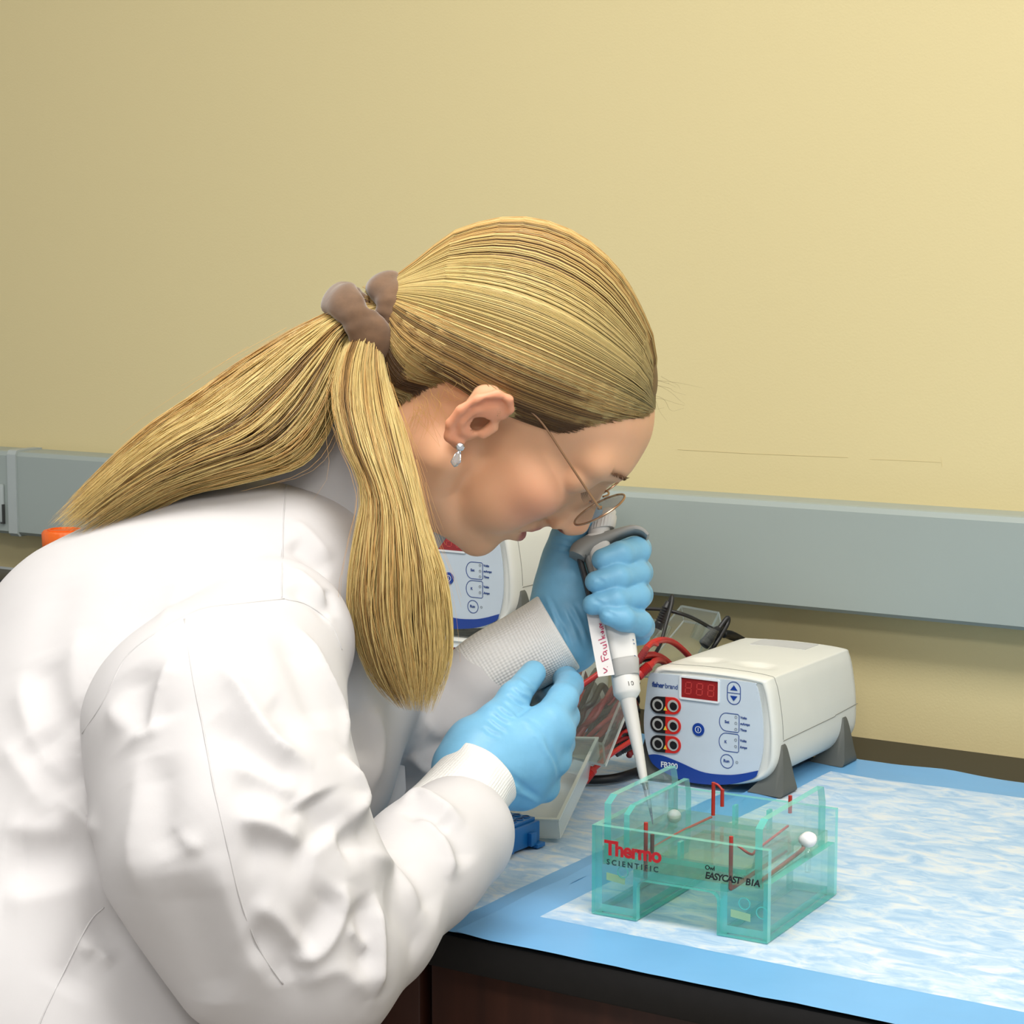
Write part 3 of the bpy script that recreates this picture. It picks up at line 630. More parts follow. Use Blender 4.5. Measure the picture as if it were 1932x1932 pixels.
# ------------------------------------------------------------------ blue tube rack
mat('rack_blue', (20, 104, 176), rough=0.35, vary=0.05); mat('rack_hole', (8, 58, 112), rough=0.5)
RC = PZ(1019, 1592, ZB + 0.003); RA = math.radians(-3)
rk = empty('tube_rack', (RC[0] - .04, RC[1] - .03, ZB + .003), 'bright blue tube rack with round wells beside the white cuff', 'tube rack')
def rx(v): return rotz(np.asarray(v, float), RA) + RC
RW, RD, RH = .082, .064, .0230      # extends to -x and -y from the right back corner
body = MB(); body.add(*box((-RW, -RD, .001), (0, 0, RH - .003), .0012)); body.add(*box((-RW + .003, -RD + .003, RH - .003), (-.003, -.003, RH), .0006))
mesh_obj('body', rx(body.verts()), body.f, 'rack_blue', rk, True, 35)
for i in range(8):
    for j in range(6):
        c = np.array([-.0085 - i * .0093, -.0085 - j * .0093, RH + .0001])
        v, f = lathe([(.0036, 0), (.0036, .0008), (.0030, .0008), (.0030, .0001)], 14, (0, 0, 1), c, cap=False); w = mesh_obj('well', rx(v), f, 'rack_blue', rk, True, 30)
        v, f = lathe([(.0030, .0002), (.0001, .0002)], 14, (0, 0, 1), c, cap=False); mesh_obj('well_floor', rx(v), f, 'rack_hole', w, False)
for y in (-.014, -.046):
    v, f = box((-.001, y - .004, .002), (.004, y + .004, .013), .0006); mesh_obj('side_clip', rx(v), f, 'rack_blue', rk, True, 35)
v, f = box((-.002, -.012, -.0005), (.006, -.001, .003), .0005); mesh_obj('foot', rx(v), f, 'rack_blue', rk, True, 35)
v, f = box((-RW, -RD - .003, -.0005), (-RW + .03, -RD + .006, .003), .0005); mesh_obj('foot', rx(v), f, 'rack_blue', rk, True, 35)

# ------------------------------------------------------------------ clear tank lids with their leads behind the pipette
clear('lid_clear', (244, 248, 247), gloss=0.14, rough=0.06, milk=0.03); clear('lid_edge', (225, 236, 234), gloss=0.2, rough=0.1, milk=0.45)
mat('wire_red', (182, 34, 30), rough=0.4, vary=0.1); mat('wire_black', (24, 24, 26), rough=0.42, vary=0.1); mat('wire_dark_red', (132, 28, 30), rough=0.45, vary=0.1)
def tank_lid(label, corners, depth_vec, height):
    """open acrylic box: four corners of one big face, walls extruded along depth_vec"""
    c = [np.asarray(q) for q in corners]; dv = np.asarray(depth_vec); t = empty('tank_lid', np.mean(c, 0) * [1, 1, 0] + [0, 0, ZB + .003], label, 'tank lid', 'clear lids of other gel tanks')
    nn = nrm(np.cross(c[1] - c[0], c[3] - c[0])) * .0016
    def sheet(name, q):
        n_ = nrm(np.cross(q[1] - q[0], q[3] - q[0])) * .0012; v = [p - n_ for p in q] + [p + n_ for p in q]
        o = mesh_obj(name, v, [[0, 3, 2, 1], [4, 5, 6, 7]], 'lid_clear', t, False); mesh_obj('sheet_edge', v, [[0, 1, 5, 4], [1, 2, 6, 5], [2, 3, 7, 6], [3, 0, 4, 7]], 'lid_edge', o, False)
    sheet('top_sheet', c)
    for i in range(4): sheet('side_sheet', [c[i], c[(i + 1) % 4], c[(i + 1) % 4] + dv, c[i] + dv])
    return t
dl = 1.80
la = tank_lid('clear gel tank lid leaning behind the pipette, full of red leads', [P(1060, 1425, 1.80), P(1142, 1445, 1.785), P(1206, 1285, 1.85), P(1108, 1242, 1.90)], FW * .045 + np.array([0, 0, .014]), .05)
lb = tank_lid('clear gel tank lid lying behind the front power supply', [P(1205, 1275, 2.00), P(1310, 1290, 2.03), P(1362, 1185, 2.06), P(1290, 1172, 2.06)], FW * .03 + np.array([0, 0, .014]), .05)
for (px, py, d, par) in ((1232, 1205, 1.99, lb), (1322, 1212, 2.05, lb)):
    a = P(px, py, d); mesh_obj('plug_sleeve', *lathe([(.0125, 0), (.0125, .018), (.0105, .018), (.0105, .001)], 20, P(px + 10, py - 22, d) - a, a, cap=False), 'lid_clear', par, True, 40)
def lead(name, pts, m, r, label, group, n=None):
    p = smooth_path([P(*q) for q in pts], n or 10 * len(pts)); o = mesh_obj(name, *tube(p, r, 8), m, None); o['label'] = label; o['category'] = 'cable'; o['group'] = group; return o
def plug(px0, py0, d0, px1, py1, d1, r, m, label, wire=None, wm=None, wr=.0016):
    a, b_ = P(px0, py0, d0), P(px1, py1, d1); L_ = np.linalg.norm(b_ - a); t = empty('banana_plug', a, label, 'plug', 'banana plugs of the tank leads')
    prof = [(r * .75, 0)]
    for i in range(7): z = L_ * (.25 + .55 * i / 6); prof += [(r, z - L_ * .03), (r * .86, z)]
    prof += [(r * .6, L_), (r * .3, L_ * 1.02)]
    mesh_obj('plug_body', *lathe([(r, 0), (r, L_ * .2)] + prof[1:], 16, b_ - a, a), m, t, True, 40)
    if wire is not None: mesh_obj('cord', *tube(smooth_path([P(*q) for q in wire], 10 * len(wire)), wr, 8), wm or m, t)
    return t
plug(1240, 1186, 1.955, 1262, 1135, 1.955, .0046, 'wire_black', 'upright black plug just beside the gloved fingers', [(1262, 1138, 1.955), (1268, 1124, 1.955), (1267, 1140, 1.95), (1256, 1180, 1.94), (1246, 1215, 1.93), (1232, 1240, 1.93)], 'wire_black', .0019)
plug(1328, 1216, 2.045, 1356, 1186, 2.055, .0058, 'wire_black', 'thick black plug above the front power supply', [(1355, 1188, 2.055), (1372, 1166, 2.06), (1372, 1178, 2.06), (1352, 1212, 2.05), (1340, 1228, 2.05)], 'wire_black', .0024)
lead('cable', [(1205, 1148, 1.98), (1250, 1150, 1.985), (1300, 1163, 1.99), (1345, 1187, 2.06), (1378, 1204, 2.08), (1420, 1215, 2.10)], 'wire_black', .0019, 'thin black lead arching over to the thick black plug', 'tank leads')
lead('cable', [(1365, 1196, 2.07), (1380, 1198, 2.08), (1400, 1208, 2.10), (1425, 1225, 2.11)], 'wire_black', .0042, 'thick black lead end vanishing behind the front power supply', 'tank leads')
lead('cable', [(1205, 1250, 1.90), (1222, 1220, 1.90), (1245, 1208, 1.91), (1270, 1212, 1.96), (1298, 1236, 2.0), (1315, 1262, 2.02)], 'wire_red', .0030, 'upper red lead looping beside the front power supply', 'tank leads')
lead('cable', [(1190, 1275, 1.88), (1205, 1244, 1.885), (1232, 1236, 1.92), (1258, 1248, 1.97), (1285, 1285, 2.0)], 'wire_red', .0034, 'lower red lead looping beside the front power supply', 'tank leads')
lead('cable', [(1203, 1248, 1.90), (1235, 1245, 1.93), (1265, 1262, 1.98), (1280, 1290, 2.0)], 'wire_black', .0018, 'thin black lead between the two red loops', 'tank leads')
lead('cable', [(1092, 1300, 1.845), (1130, 1270, 1.85), (1165, 1238, 1.855), (1185, 1225, 1.86)][::-1] + [(1075, 1340, 1.84), (1062, 1375, 1.84)], 'wire_red', .0026, 'bright red lead running straight along the clear lid edge', 'tank leads')
plug(1203, 1275, 1.875, 1230, 1252, 1.88, .0050, 'wire_red', 'red ribbed plug touching the front power supply', [(1228, 1254, 1.88), (1238, 1246, 1.91), (1252, 1250, 1.96), (1262, 1275, 1.99)], 'wire_red', .003)
plug(1195, 1258, 1.87, 1222, 1222, 1.88, .0036, 'wire_dark_red', 'dark red plug behind the pipette barrel', [(1221, 1224, 1.88), (1230, 1214, 1.89), (1240, 1216, 1.9)], 'wire_red', .002)
LBL = ['dark', 'bright', 'dull', 'thin', 'thick', 'frayed looking']
# bundled leads filling the leaning lid
bund = [((1060, 1420), (1205, 1262)), ((1072, 1430), (1215, 1290)), ((1084, 1436), (1218, 1300)), ((1100, 1440), (1210, 1330)), ((1066, 1408), (1190, 1270)), ((1112, 1436), (1215, 1345)), ((1078, 1425), (1150, 1320)), ((1130, 1425), (1215, 1365)), ((1140, 1436), (1230, 1385)), ((1095, 1420), (1180, 1300)),
        ((1055, 1395), (1100, 1270)), ((1062, 1385), (1115, 1262)), ((1052, 1400), (1092, 1285)),
        ((1090, 1432), (1196, 1320)), ((1105, 1430), (1198, 1340)), ((1120, 1432), (1200, 1352)), ((1070, 1415), (1170, 1290)), ((1086, 1405), (1190, 1300)), ((1135, 1428), (1202, 1378)), ((1098, 1412), (1160, 1350)), ((1110, 1425), (1185, 1365)), ((1064, 1398), (1140, 1300)), ((1080, 1390), (1135, 1330))]
cols = ['wire_red', 'wire_dark_red', 'wire_red', 'wire_black', 'wire_dark_red', 'wire_black', 'wire_red', 'wire_red', 'wire_dark_red', 'wire_black', 'wire_dark_red', 'wire_black', 'wire_red', 'wire_dark_red', 'wire_black', 'wire_red', 'wire_dark_red', 'wire_black', 'wire_dark_red', 'wire_black', 'wire_dark_red', 'wire_black', 'wire_dark_red']
GBL = 'red and black leads bundled in the leaning lid'
for i, ((x0, y0), (x1, y1)) in enumerate(bund):
    r_ = random.Random(i); d = 1.835 + .05 * r_.random(); pts = []
    for u in np.linspace(0, 1, 6): pts.append((x0 + (x1 - x0) * u + r_.uniform(-7, 7), y0 + (y1 - y0) * u + r_.uniform(-7, 7), d + .06 * u + r_.uniform(-.008, .008)))
    pts.append((x1 + r_.uniform(2, 12), y1 + r_.uniform(5, 30), d + .07)); pts.append((x0 + (x1 - x0) * .5 + r_.uniform(5, 25), y0 + (y1 - y0) * .5 + r_.uniform(5, 25), d + .04))
    pts = [(min(a_, 1200), b_, c_) for a_, b_, c_ in pts]; red = cols[i] != 'wire_black'
    lead('cable', pts, cols[i], (.0022 if red else .0026) if i < 13 else .0030, 'red lead bundled in the leaning clear lid' if red else 'black lead bundled in the leaning clear lid', GBL if red else GBL + ', black ones')
plug(1118, 1452, 1.80, 1098, 1478, 1.79, .0046, 'wire_red', 'dull red plug lying on the pad beside the box lid', [(1116, 1455, 1.80), (1150, 1425, 1.82), (1195, 1395, 1.84)], 'wire_red', .0024)
plug(1160, 1418, 1.845, 1196, 1400, 1.85, .0056, 'wire_black', 'black plug lying on the pad behind the pipette shaft', [(1188, 1403, 1.85), (1197, 1394, 1.86), (1202, 1378, 1.87)], 'wire_black', .0024)
# heavy mains cord on the pad
zc = ZB + .0075
cpts = [PZ(1000, 1432, zc), PZ(1030, 1450, zc), PZ(1070, 1466, zc), PZ(1110, 1471, zc), PZ(1160, 1468, zc), PZ(1205, 1455, zc), PZ(1250, 1438, zc), PZ(1300, 1428, zc) + [0, .03, 0]]
o = mesh_obj('cable', *tube(smooth_path(cpts, 60), .0042, 12), 'wire_black', None); tag(o, 'thick black mains cord curving across the blue pad', 'cable', 'mains cords')

# ------------------------------------------------------------------ far left end of the bench
mat('cap_orange', (255, 112, 22), rough=0.4, vary=0.03); mat('box_grey', (165, 172, 178), rough=0.5); mat('rack_black', (34, 34, 36), rough=0.5); mat('bottle_text', (60, 70, 90), rough=0.6)
clear('bottle_clear', (232, 232, 228), gloss=0.12, milk=0.30, milk_rgb=(226, 222, 222))
bc = P(122, 1000, 2.44); btm = np.array([bc[0], bc[1], ZB + .0025])
bt = empty('reagent_bottle', btm, 'clear bottle with a bright orange cap behind the white coat', 'bottle')
hz = bc[2] - btm[2]
mesh_obj('bottle_body', *lathe([(.036, 0), (.040, .004), (.040, hz - .075), (.036, hz - .062), (.022, hz - .030), (.0205, hz - .022), (.0205, hz - .012)], 40, (0, 0, 1), btm), 'bottle_clear', bt, True, 40)
rg = []
for z, s in ((-.0225, .0255), (-.0215, .0262), (-.003, .0268), (0, .0245)):
    a = np.arange(72) * 2 * np.pi / 72; rr = s * (1 + .012 * np.cos(24 * a)); rg.append(btm + np.stack([np.cos(a) * rr, np.sin(a) * rr, np.full(72, hz + z)], 1))
cp_ = mesh_obj('screw_cap', *loft(rg), 'cap_orange', bt, True, 40)
mesh_obj('cap_ridge', *lathe([(.020, 0), (.020, .0014), (.017, .0014), (.017, 0)], 36, (0, 0, 1), btm + [0, 0, hz], cap=False), 'cap_orange', cp_, True, 30)
mesh_obj('bottle_print', *lathe([(.0404, hz - .120), (.0404, hz - .074)], 40, (0, 0, 1), btm, cap=False), 'bottle_text', bt)
# black slotted rack and grey tray
rc = P(14, 1110, 2.30); tb = empty('cooling_rack', (rc[0], rc[1], ZB + .0025), 'black slotted rack on the pad at the far end of the bench', 'rack')
zt = rc[2]
for k_, z in enumerate(np.linspace(ZB + .004, zt + .012, 5)):
    mesh_obj('slat', *box((rc[0] - .10, rc[1] - .03, z - .0035), (rc[0] + .05, rc[1] + .03, z + .0035), .001), 'rack_black', tb, True, 40)
for sx in (-.095, -.06, -.025, .01, .045): mesh_obj('post', *box((rc[0] + sx - .003, rc[1] - .027, ZB + .0025), (rc[0] + sx + .003, rc[1] + .027, zt + .0125)), 'rack_black', tb, False)
gc = P(-10, 1092, 2.52); tg = empty('grey_tray', (gc[0], gc[1], ZB + .0025), 'grey plastic box standing behind the black slotted rack', 'box')
mesh_obj('box_body', *box((gc[0] - .12, gc[1] - .02, ZB + .0025), (gc[0] + .06, gc[1] + .05, gc[2] - .004), .003), 'box_grey', tg, True, 40)
mesh_obj('box_lid', *box((gc[0] - .123, gc[1] - .023, gc[2] - .0038), (gc[0] + .063, gc[1] + .053, gc[2] + .006), .002), 'box_grey', tg, True, 40)

# ------------------------------------------------------------------ distance-field modelling for the person
def smin(a, b, k):
    if k <= 0: return np.minimum(a, b)
    h = np.clip(0.5 + 0.5 * (b - a) / k, 0, 1); return b * (1 - h) + a * h - k * h * (1 - h)
def smax(a, b, k): return -smin(-a, -b, k)
def s_cone(p, a, b, ra, rb):
    a = np.asarray(a, float); b = np.asarray(b, float); d = b - a; t = np.clip(((p - a) @ d) / (d @ d + 1e-15), 0, 1)
    return np.linalg.norm(p - a - t[:, None] * d, axis=1) - (ra + (rb - ra) * t)
def s_ell(p, c, r, rows=None):
    q = p - np.asarray(c, float)
    if rows is not None: q = q @ np.asarray(rows).T
    r = np.asarray(r, float); k0 = np.linalg.norm(q / r, axis=1); k1 = np.linalg.norm(q / (r * r), axis=1); return k0 * (k0 - 1.0) / (k1 + 1e-12)
def s_chain(p, pts, rads, k=0.0):
    d = None
    for i in range(len(pts) - 1):
        e = s_cone(p, pts[i], pts[i + 1], rads[i], rads[i + 1]); d = e if d is None else smin(d, e, k)
    return d
def sdf_mesh(func, lo, hi, h, B=12, slack=1.6):
    """surface nets on a block-sparse grid"""
    lo = np.asarray(lo, float); n = np.ceil((np.asarray(hi) - lo) / (h * B)).astype(int); N = n * B + 1
    bi = np.stack(np.meshgrid(*[np.arange(k) for k in n], indexing='ij'), -1).reshape(-1, 3)
    cen = lo + (bi + 0.5) * B * h; cv = func(cen); near = np.abs(cv) < 0.87 * B * h * slack
    G = np.empty(N, np.float32)
    rep = np.sign(cv).reshape(n); G[:-1, :-1, :-1] = np.repeat(np.repeat(np.repeat(rep, B, 0), B, 1), B, 2) * 1.0
    G[-1] = 1; G[:, -1] = 1; G[:, :, -1] = 1
    loc = np.stack(np.meshgrid(*[np.arange(B + 1)] * 3, indexing='ij'), -1).reshape(-1, 3)
    idx = np.where(near)[0]
    for s in range(0, len(idx), 160):
        b = bi[idx[s:s + 160]]; g = (b[:, None, :] * B + loc[None]).reshape(-1, 3); val = func(lo + g * h); G[g[:, 0], g[:, 1], g[:, 2]] = val
    neg = G < 0; c8 = neg[:-1, :-1, :-1].astype(np.int8)
    tot = np.zeros(np.array(G.shape) - 1, np.int8)
    for i in (0, 1):
        for j in (0, 1):
            for k in (0, 1): tot += neg[i:G.shape[0] - 1 + i, j:G.shape[1] - 1 + j, k:G.shape[2] - 1 + k]
    act = np.argwhere((tot > 0) & (tot < 8)); ids = np.full(tot.shape, -1, np.int32); ids[act[:, 0], act[:, 1], act[:, 2]] = np.arange(len(act))
    acc = np.zeros((len(act), 3)); cnt = np.zeros(len(act))
    cor = [(i, j, k) for i in (0, 1) for j in (0, 1) for k in (0, 1)]
    V = {c: G[act[:, 0] + c[0], act[:, 1] + c[1], act[:, 2] + c[2]] for c in cor}
    for a in cor:
        for ax in range(3):
            if a[ax] == 0:
                b = list(a); b[ax] = 1; b = tuple(b); va, vb = V[a], V[b]; m = (va < 0) != (vb < 0)
                t = np.where(m, va / (va - vb + 1e-20), 0); pt = np.tile(np.array(a, float), (len(act), 1)); pt[:, ax] += t
                acc[m] += pt[m]; cnt[m] += 1
    verts = lo + (act + acc / cnt[:, None]) * h; faces = []
    for ax in range(3):
        o1, o2 = [(1, 2), (2, 0), (0, 1)][ax]; sl = [slice(None)] * 3; sl2 = [slice(None)] * 3; sl[ax] = slice(0, -1); sl2[ax] = slice(1, None)
        e = np.argwhere(neg[tuple(sl)] != neg[tuple(sl2)]); e = e[(e[:, o1] > 0) & (e[:, o2] > 0) & (e[:, o1] < tot.shape[o1]) & (e[:, o2] < tot.shape[o2])]
        d1 = np.zeros(3, int); d1[o1] = 1; d2 = np.zeros(3, int); d2[o2] = 1
        q = np.stack([ids[tuple((e - d1 - d2).T)], ids[tuple((e - d2).T)], ids[tuple(e.T)], ids[tuple((e - d1).T)]], 1)
        flip = neg[tuple(e.T)]; q[~flip] = q[~flip][:, ::-1]; faces.append(q)
    F = np.concatenate(faces); F = F[(F >= 0).all(1)]
    return verts, F
def relax(v, F, it=2, lam=0.5):
    """a little Laplacian smoothing"""
    e = np.concatenate([F[:, [0, 1]], F[:, [1, 2]], F[:, [2, 3]], F[:, [3, 0]]]); n = len(v)
    deg = np.bincount(np.concatenate([e[:, 0], e[:, 1]]), minlength=n)[:, None]
    for _ in range(it):
        s = np.zeros_like(v)
        for ax in range(3): s[:, ax] = np.bincount(e[:, 0], v[e[:, 1], ax], n) + np.bincount(e[:, 1], v[e[:, 0], ax], n)
        v = v + lam * (s / np.maximum(deg, 1) - v)
    return v
def vnormals(v, F):
    a = np.cross(v[F[:, 2]] - v[F[:, 0]], v[F[:, 3]] - v[F[:, 1]]); n = np.zeros_like(v)
    for k in range(4):
        for ax in range(3): n[:, ax] += np.bincount(F[:, k], a[:, ax], len(v))
    return n / (np.linalg.norm(n, axis=1)[:, None] + 1e-15)
def noise3(p, s, seed=0):
    r = np.random.default_rng(seed); g = r.random((32, 32, 32)) - .5; q = p * s + 500; i = np.floor(q).astype(int); u = q - i; u = u * u * (3 - 2 * u); i %= 32; j = (i + 1) % 32; o = 0
    for a in (0, 1):
        for b in (0, 1):
            for c in (0, 1):
                w = (u[:, 0] if a else 1 - u[:, 0]) * (u[:, 1] if b else 1 - u[:, 1]) * (u[:, 2] if c else 1 - u[:, 2])
                o = o + w * g[(j if a else i)[:, 0], (j if b else i)[:, 1], (j if c else i)[:, 2]]
    return o

# ------------------------------------------------------------------ the person
PB = np.array([*P(-120, 1900, 1.42)[:2], 0.0])
person = empty('person', PB, 'person in a white lab coat and blue gloves bending over the gel tank', 'person')
mat('skin', (232, 176, 142), rough=0.50, vary=0.05, scale=30, bump=0.10, bscale=900, bdist=0.0003, sss=0.25, spec=0.35)
# head frame
PSI = math.radians(11.5); RHO = math.radians(13); dirF = 0.665 * RT - 0.747 * UPV
HF = math.cos(PSI) * dirF + math.sin(PSI) * FW; HU = 0.747 * RT + 0.665 * UPV; HR = -math.cos(PSI) * FW + math.sin(PSI) * dirF
HF, HU, HR = nrm(HF), nrm(HU), nrm(HR)
HR, HU = nrm(math.cos(RHO) * HR - math.sin(RHO) * HU), nrm(math.cos(RHO) * HU + math.sin(RHO) * HR)     # the head also leans towards the camera
HROW = np.stack([HF, HU, HR]); EAR = P(910, 795, 1.492); HO = EAR - 0.072 * HR
SF, OF, OU = 1.0, 0.0, 16.5
def h2w(q): return HO + ((np.asarray(q, float) * [SF, 1, 1] + [OF, -OU, 0]) * 0.001) @ HROW
def w2h(p): return (((p - HO) @ HROW.T) * 1000.0 - [OF, -OU, 0]) / [SF, 1, 1]
NB = w2h(np.array([P(640, 985, 1.60)]))[0]      # base of the neck in head coordinates
def head_sdf(q0, with_ear=True):
    q = q0.copy(); q[:, 2] = np.abs(q[:, 2])
    d = s_ell(q, (-6, 66, 0), (92, 74, 70)); d = smin(d, s_ell(q, (44, 71, 0), (66, 49, 57)), 24)
    d = smin(d, s_ell(q, (48, 14, 0), (56, 62, 52)), 18)
    d = smin(d, s_chain(q, [(6, -30, 47), (20, -52, 42), (50, -63, 27), (76, -62, 9)], [19, 15, 13, 13]), 16)
    d = smin(d, s_ell(q, (50, -34, 0), (46, 36, 40)), 14); d = smin(d, s_cone(q, (79, -60, 0), (79, -60, 7), 14.5, 13), 8)
    d = smin(d, s_ell(q, (66, 6, 38), (27, 24, 24)), 14); d = smin(d, s_ell(q, (58, -20, 34), (28, 26, 22)), 12)
    d = smin(d, s_chain(q, [(99, 56, 6), (97, 57, 24), (84, 54, 44)], [12.5, 12, 10.5]), 18)
    d = smax(d, -s_ell(q, (113, 39, 33), (14, 10, 16)), 10); d = smin(d, s_ell(q, (85, 38, 32), (13, 12.0, 14)), 7)
    d = smin(d, s_cone(q, (85.5, 35.5, 24), (82.5, 35, 42), 12.6, 11), 4)                     # lowered lid
    d = smin(d, s_chain(q, [(103, 44, 0), (112, 24, 0), (122, 4.5, 0)], [7.5, 7.2, 8.2]), 9); d = smin(d, s_cone(q, (96, 42, 4), (104, 6, 6), 10, 11), 8)
    d = smin(d, s_cone(q, (117.5, -2, 3), (108, -5, 10.5), 7, 6.2), 6); d = smin(d, s_cone(q, (112, -5, 0), (104, -10, 0), 5, 6), 6); d = smax(d, -s_ell(q, (113.5, -10.5, 7.5), (5.2, 4.2, 3.6)), 1.5); d = smax(d, -s_ell(q, (114, -8, 11.0), (4.4, 2.4, 3.6)), 1.0)
    d = smin(d, s_chain(q, [(100.5, -19.5, 2), (97, -22, 12), (88, -27, 23)], [5.2, 4.6, 3]), 5)
    d = smin(d, s_chain(q, [(97.5, -36, 0), (94.5, -35, 10), (87, -30, 20)], [6.4, 5.6, 3]), 5)
    d = smax(d, -s_chain(q, [(106, -28.4, 0), (97, -28.4, 12), (87, -28, 24)], [2.0, 1.7, 0.9]), 1.5)
    # ear
    q = q - np.array([0, OU, 0])
    d = smin(d, s_cone(q, (-6, 12, 66), (-4, -12, 66), 15, 11), 8)
    ear = s_chain(q, [(7, 14, 72), (6, 22, 75), (-1, 27, 79), (-10, 23.5, 82), (-16.5, 11, 84), (-18.5, -4, 83.5), (-15.5, -17, 81), (-8, -24.5, 78), (1, -24, 74)], [2.6, 3.0, 3.2, 3.4, 3.5, 3.4, 3.3, 4.0, 4.6], 2)
    th_ = .42; ear = smin(ear, s_ell(q, (-5.5, 1, 76), (13.5, 23, 3.4), [[math.cos(th_), 0, -math.sin(th_)], [0, 1, 0], [math.sin(th_), 0, math.cos(th_)]]), 2.5)
    ear = smin(ear, s_chain(q, [(-4, 17, 77.5), (-10, 4, 80), (-10, -10, 79.5), (-5, -16, 77)], [2.2, 2.6, 2.6, 2.6], 2), 2.5)
    ear = smax(ear, -s_ell(q, (-0.5, -2, 78), (8.6, 12.0, 11)), 1.6); ear = smax(ear, -s_chain(q, [(3, 19, 79), (-4, 21, 81.5), (-11, 14, 84), (-14, 3, 85.5)], [2.6, 3.2, 3.0, 2.2]), 1.5); d = smax(d, -s_ell(q, (-1.5, -1, 70), (7.5, 10, 9)), 2)
    ear = smin(ear, s_cone(q, (9, 3, 70), (8, -6, 71.5), 4, 3.6), 3); d = smin(d, ear, 3.5) if with_ear else d
    # neck
    return smin(d, s_chain(q0, [(-14, -2, 0), 0.45 * NB + np.array([-2, -14, 0]), NB], [50, 52, 62]), 16)
v, F = sdf_mesh(lambda p: head_sdf(w2h(p)) * .001, h2w((0, 0, 0)) - .24, h2w((0, 0, 0)) + .21, .0018)
v = relax(v, F, 1, .4); HV, HFc = v, F
body = mesh_obj('body', v, F, 'skin', person)
v2, F2 = sdf_mesh(lambda p: head_sdf(w2h(p), False) * .001, h2w((0, 0, 0)) - .21, h2w((0, 0, 0)) + .21, .004)
skin_bvh = BVHTree.FromPolygons(v2.tolist(), F2.tolist())
# flushed cheek, lips, brow colours as real pigment on the skin; nostril hollows darkened
q = w2h(v); ca = body.data.color_attributes.new('pig', 'FLOAT_COLOR', 'POINT')
ar = np.abs(q[:, 2]); sk = np.array(lin((238, 182, 142))[:3]); colr = np.tile(sk, (len(q), 1))
def blend(mask, rgb):
    global colr
    colr = colr * (1 - mask[:, None]) + np.array(lin(rgb)[:3]) * mask[:, None]
blend(.45 * np.exp(-(((q[:, 0] - 78) / 26) ** 2 + ((q[:, 1] + 2) / 24) ** 2 + ((ar - 45) / 26) ** 2)), (226, 128, 106))
blend(.30 * np.exp(-(((q[:, 0] - 120) / 12) ** 2 + ((q[:, 1] - 2) / 14) ** 2 + (ar / 16) ** 2)), (222, 128, 104))
blend(.45 * np.clip((ar - 70) / 6, 0, 1) * (np.abs(q[:, 0]) < 30) * (np.abs(q[:, 1] - OU) < 34), (238, 142, 112))
lipm = np.clip(1.25 - np.sqrt(((q[:, 0] - 101) / 10) ** 2 + ((q[:, 1] + 28.5) / 10.5) ** 2 + (ar / 19) ** 2), 0, .35) / .35
blend(.75 * lipm, (190, 88, 92))
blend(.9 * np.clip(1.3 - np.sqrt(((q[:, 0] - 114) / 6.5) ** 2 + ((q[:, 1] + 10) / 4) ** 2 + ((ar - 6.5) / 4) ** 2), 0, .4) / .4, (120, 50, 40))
lt = np.clip((ar - 18) / 26, 0, 1); bu = 58 + 3 * np.sin(lt * 2.6)
blend(.65 * np.exp(-((q[:, 1] - bu) / 3.0) ** 2) * (ar > 12) * (ar < 47) * (q[:, 0] > 74), (140, 98, 68))
ca.data.foreach_set('color', np.concatenate([colr, np.ones((len(q), 1))], 1).astype(np.float32).ravel())
nt = MATS['skin'].node_tree; at = nt.nodes.new('ShaderNodeAttribute'); at.attribute_name = 'pig'; mxn = nt.nodes.new('ShaderNodeMixRGB'); mxn.blend_type = 'MULTIPLY'; mxn.inputs[0].default_value = 1
crn = [n for n in nt.nodes if n.type == 'VALTORGB'][0]; crn.color_ramp.elements[0].color = (.93, .93, .93, 1); crn.color_ramp.elements[1].color = (1, 1, 1, 1)
nt.links.new(at.outputs['Color'], mxn.inputs[1]); nt.links.new(crn.outputs[0], mxn.inputs[2]); nt.links.new(mxn.outputs[0], nt.nodes['Principled BSDF'].inputs['Base Color'])
# eyelashes
mat('lash', (50, 36, 28), rough=0.6); b = MB()
for s in (1, -1):
    for t in np.linspace(0, 1, 10):
        r0 = (20 + 22 * t); a0 = np.array([101.5 - 7 * t, 30.5, s * r0]); b.add(*tube(h2w(smooth_path([a0, a0 + [3.5, -2.2, s * (t - .4) * 2], a0 + [7, -2.6, s * (t - .4) * 5]], 5)), np.array([.18, .16, .13, .08, .03]) * .001, 4))
b.obj('eyelash', 'lash', person, True, None)['kind'] = 'stuff'
mat('brow_hair', (120, 86, 60), rough=0.6); b = MB(); r_ = random.Random(3)
for s in (1, -1):
    for i in range(110):
        t = r_.random(); rr = 12 + 34 * t; uu = 57 + 3.2 * math.sin(t * 2.6) + r_.uniform(-2.2, 2.2) * (1 - .5 * t); o_ = h2w((150, uu, s * rr)); dn = nrm(h2w((0, uu, s * rr)) - o_)
        hit = skin_bvh.ray_cast(Vector(o_), Vector(dn), .3)
        if hit[0] is None: continue
        a0 = np.array(hit[0]); d_ = nrm(h2w((-2 * t, 1.2 - 1.5 * t, s * (2 + 3 * t))) - h2w((0, 0, 0))); nn = -dn
        b.add(*tube([a0, a0 + d_ * .0025 + nn * .0009, a0 + d_ * .0055 + nn * .0012], np.array([.16, .13, .05]) * .001, 3))
b.obj('eyebrow', 'brow_hair', person, True, None)['kind'] = 'stuff'

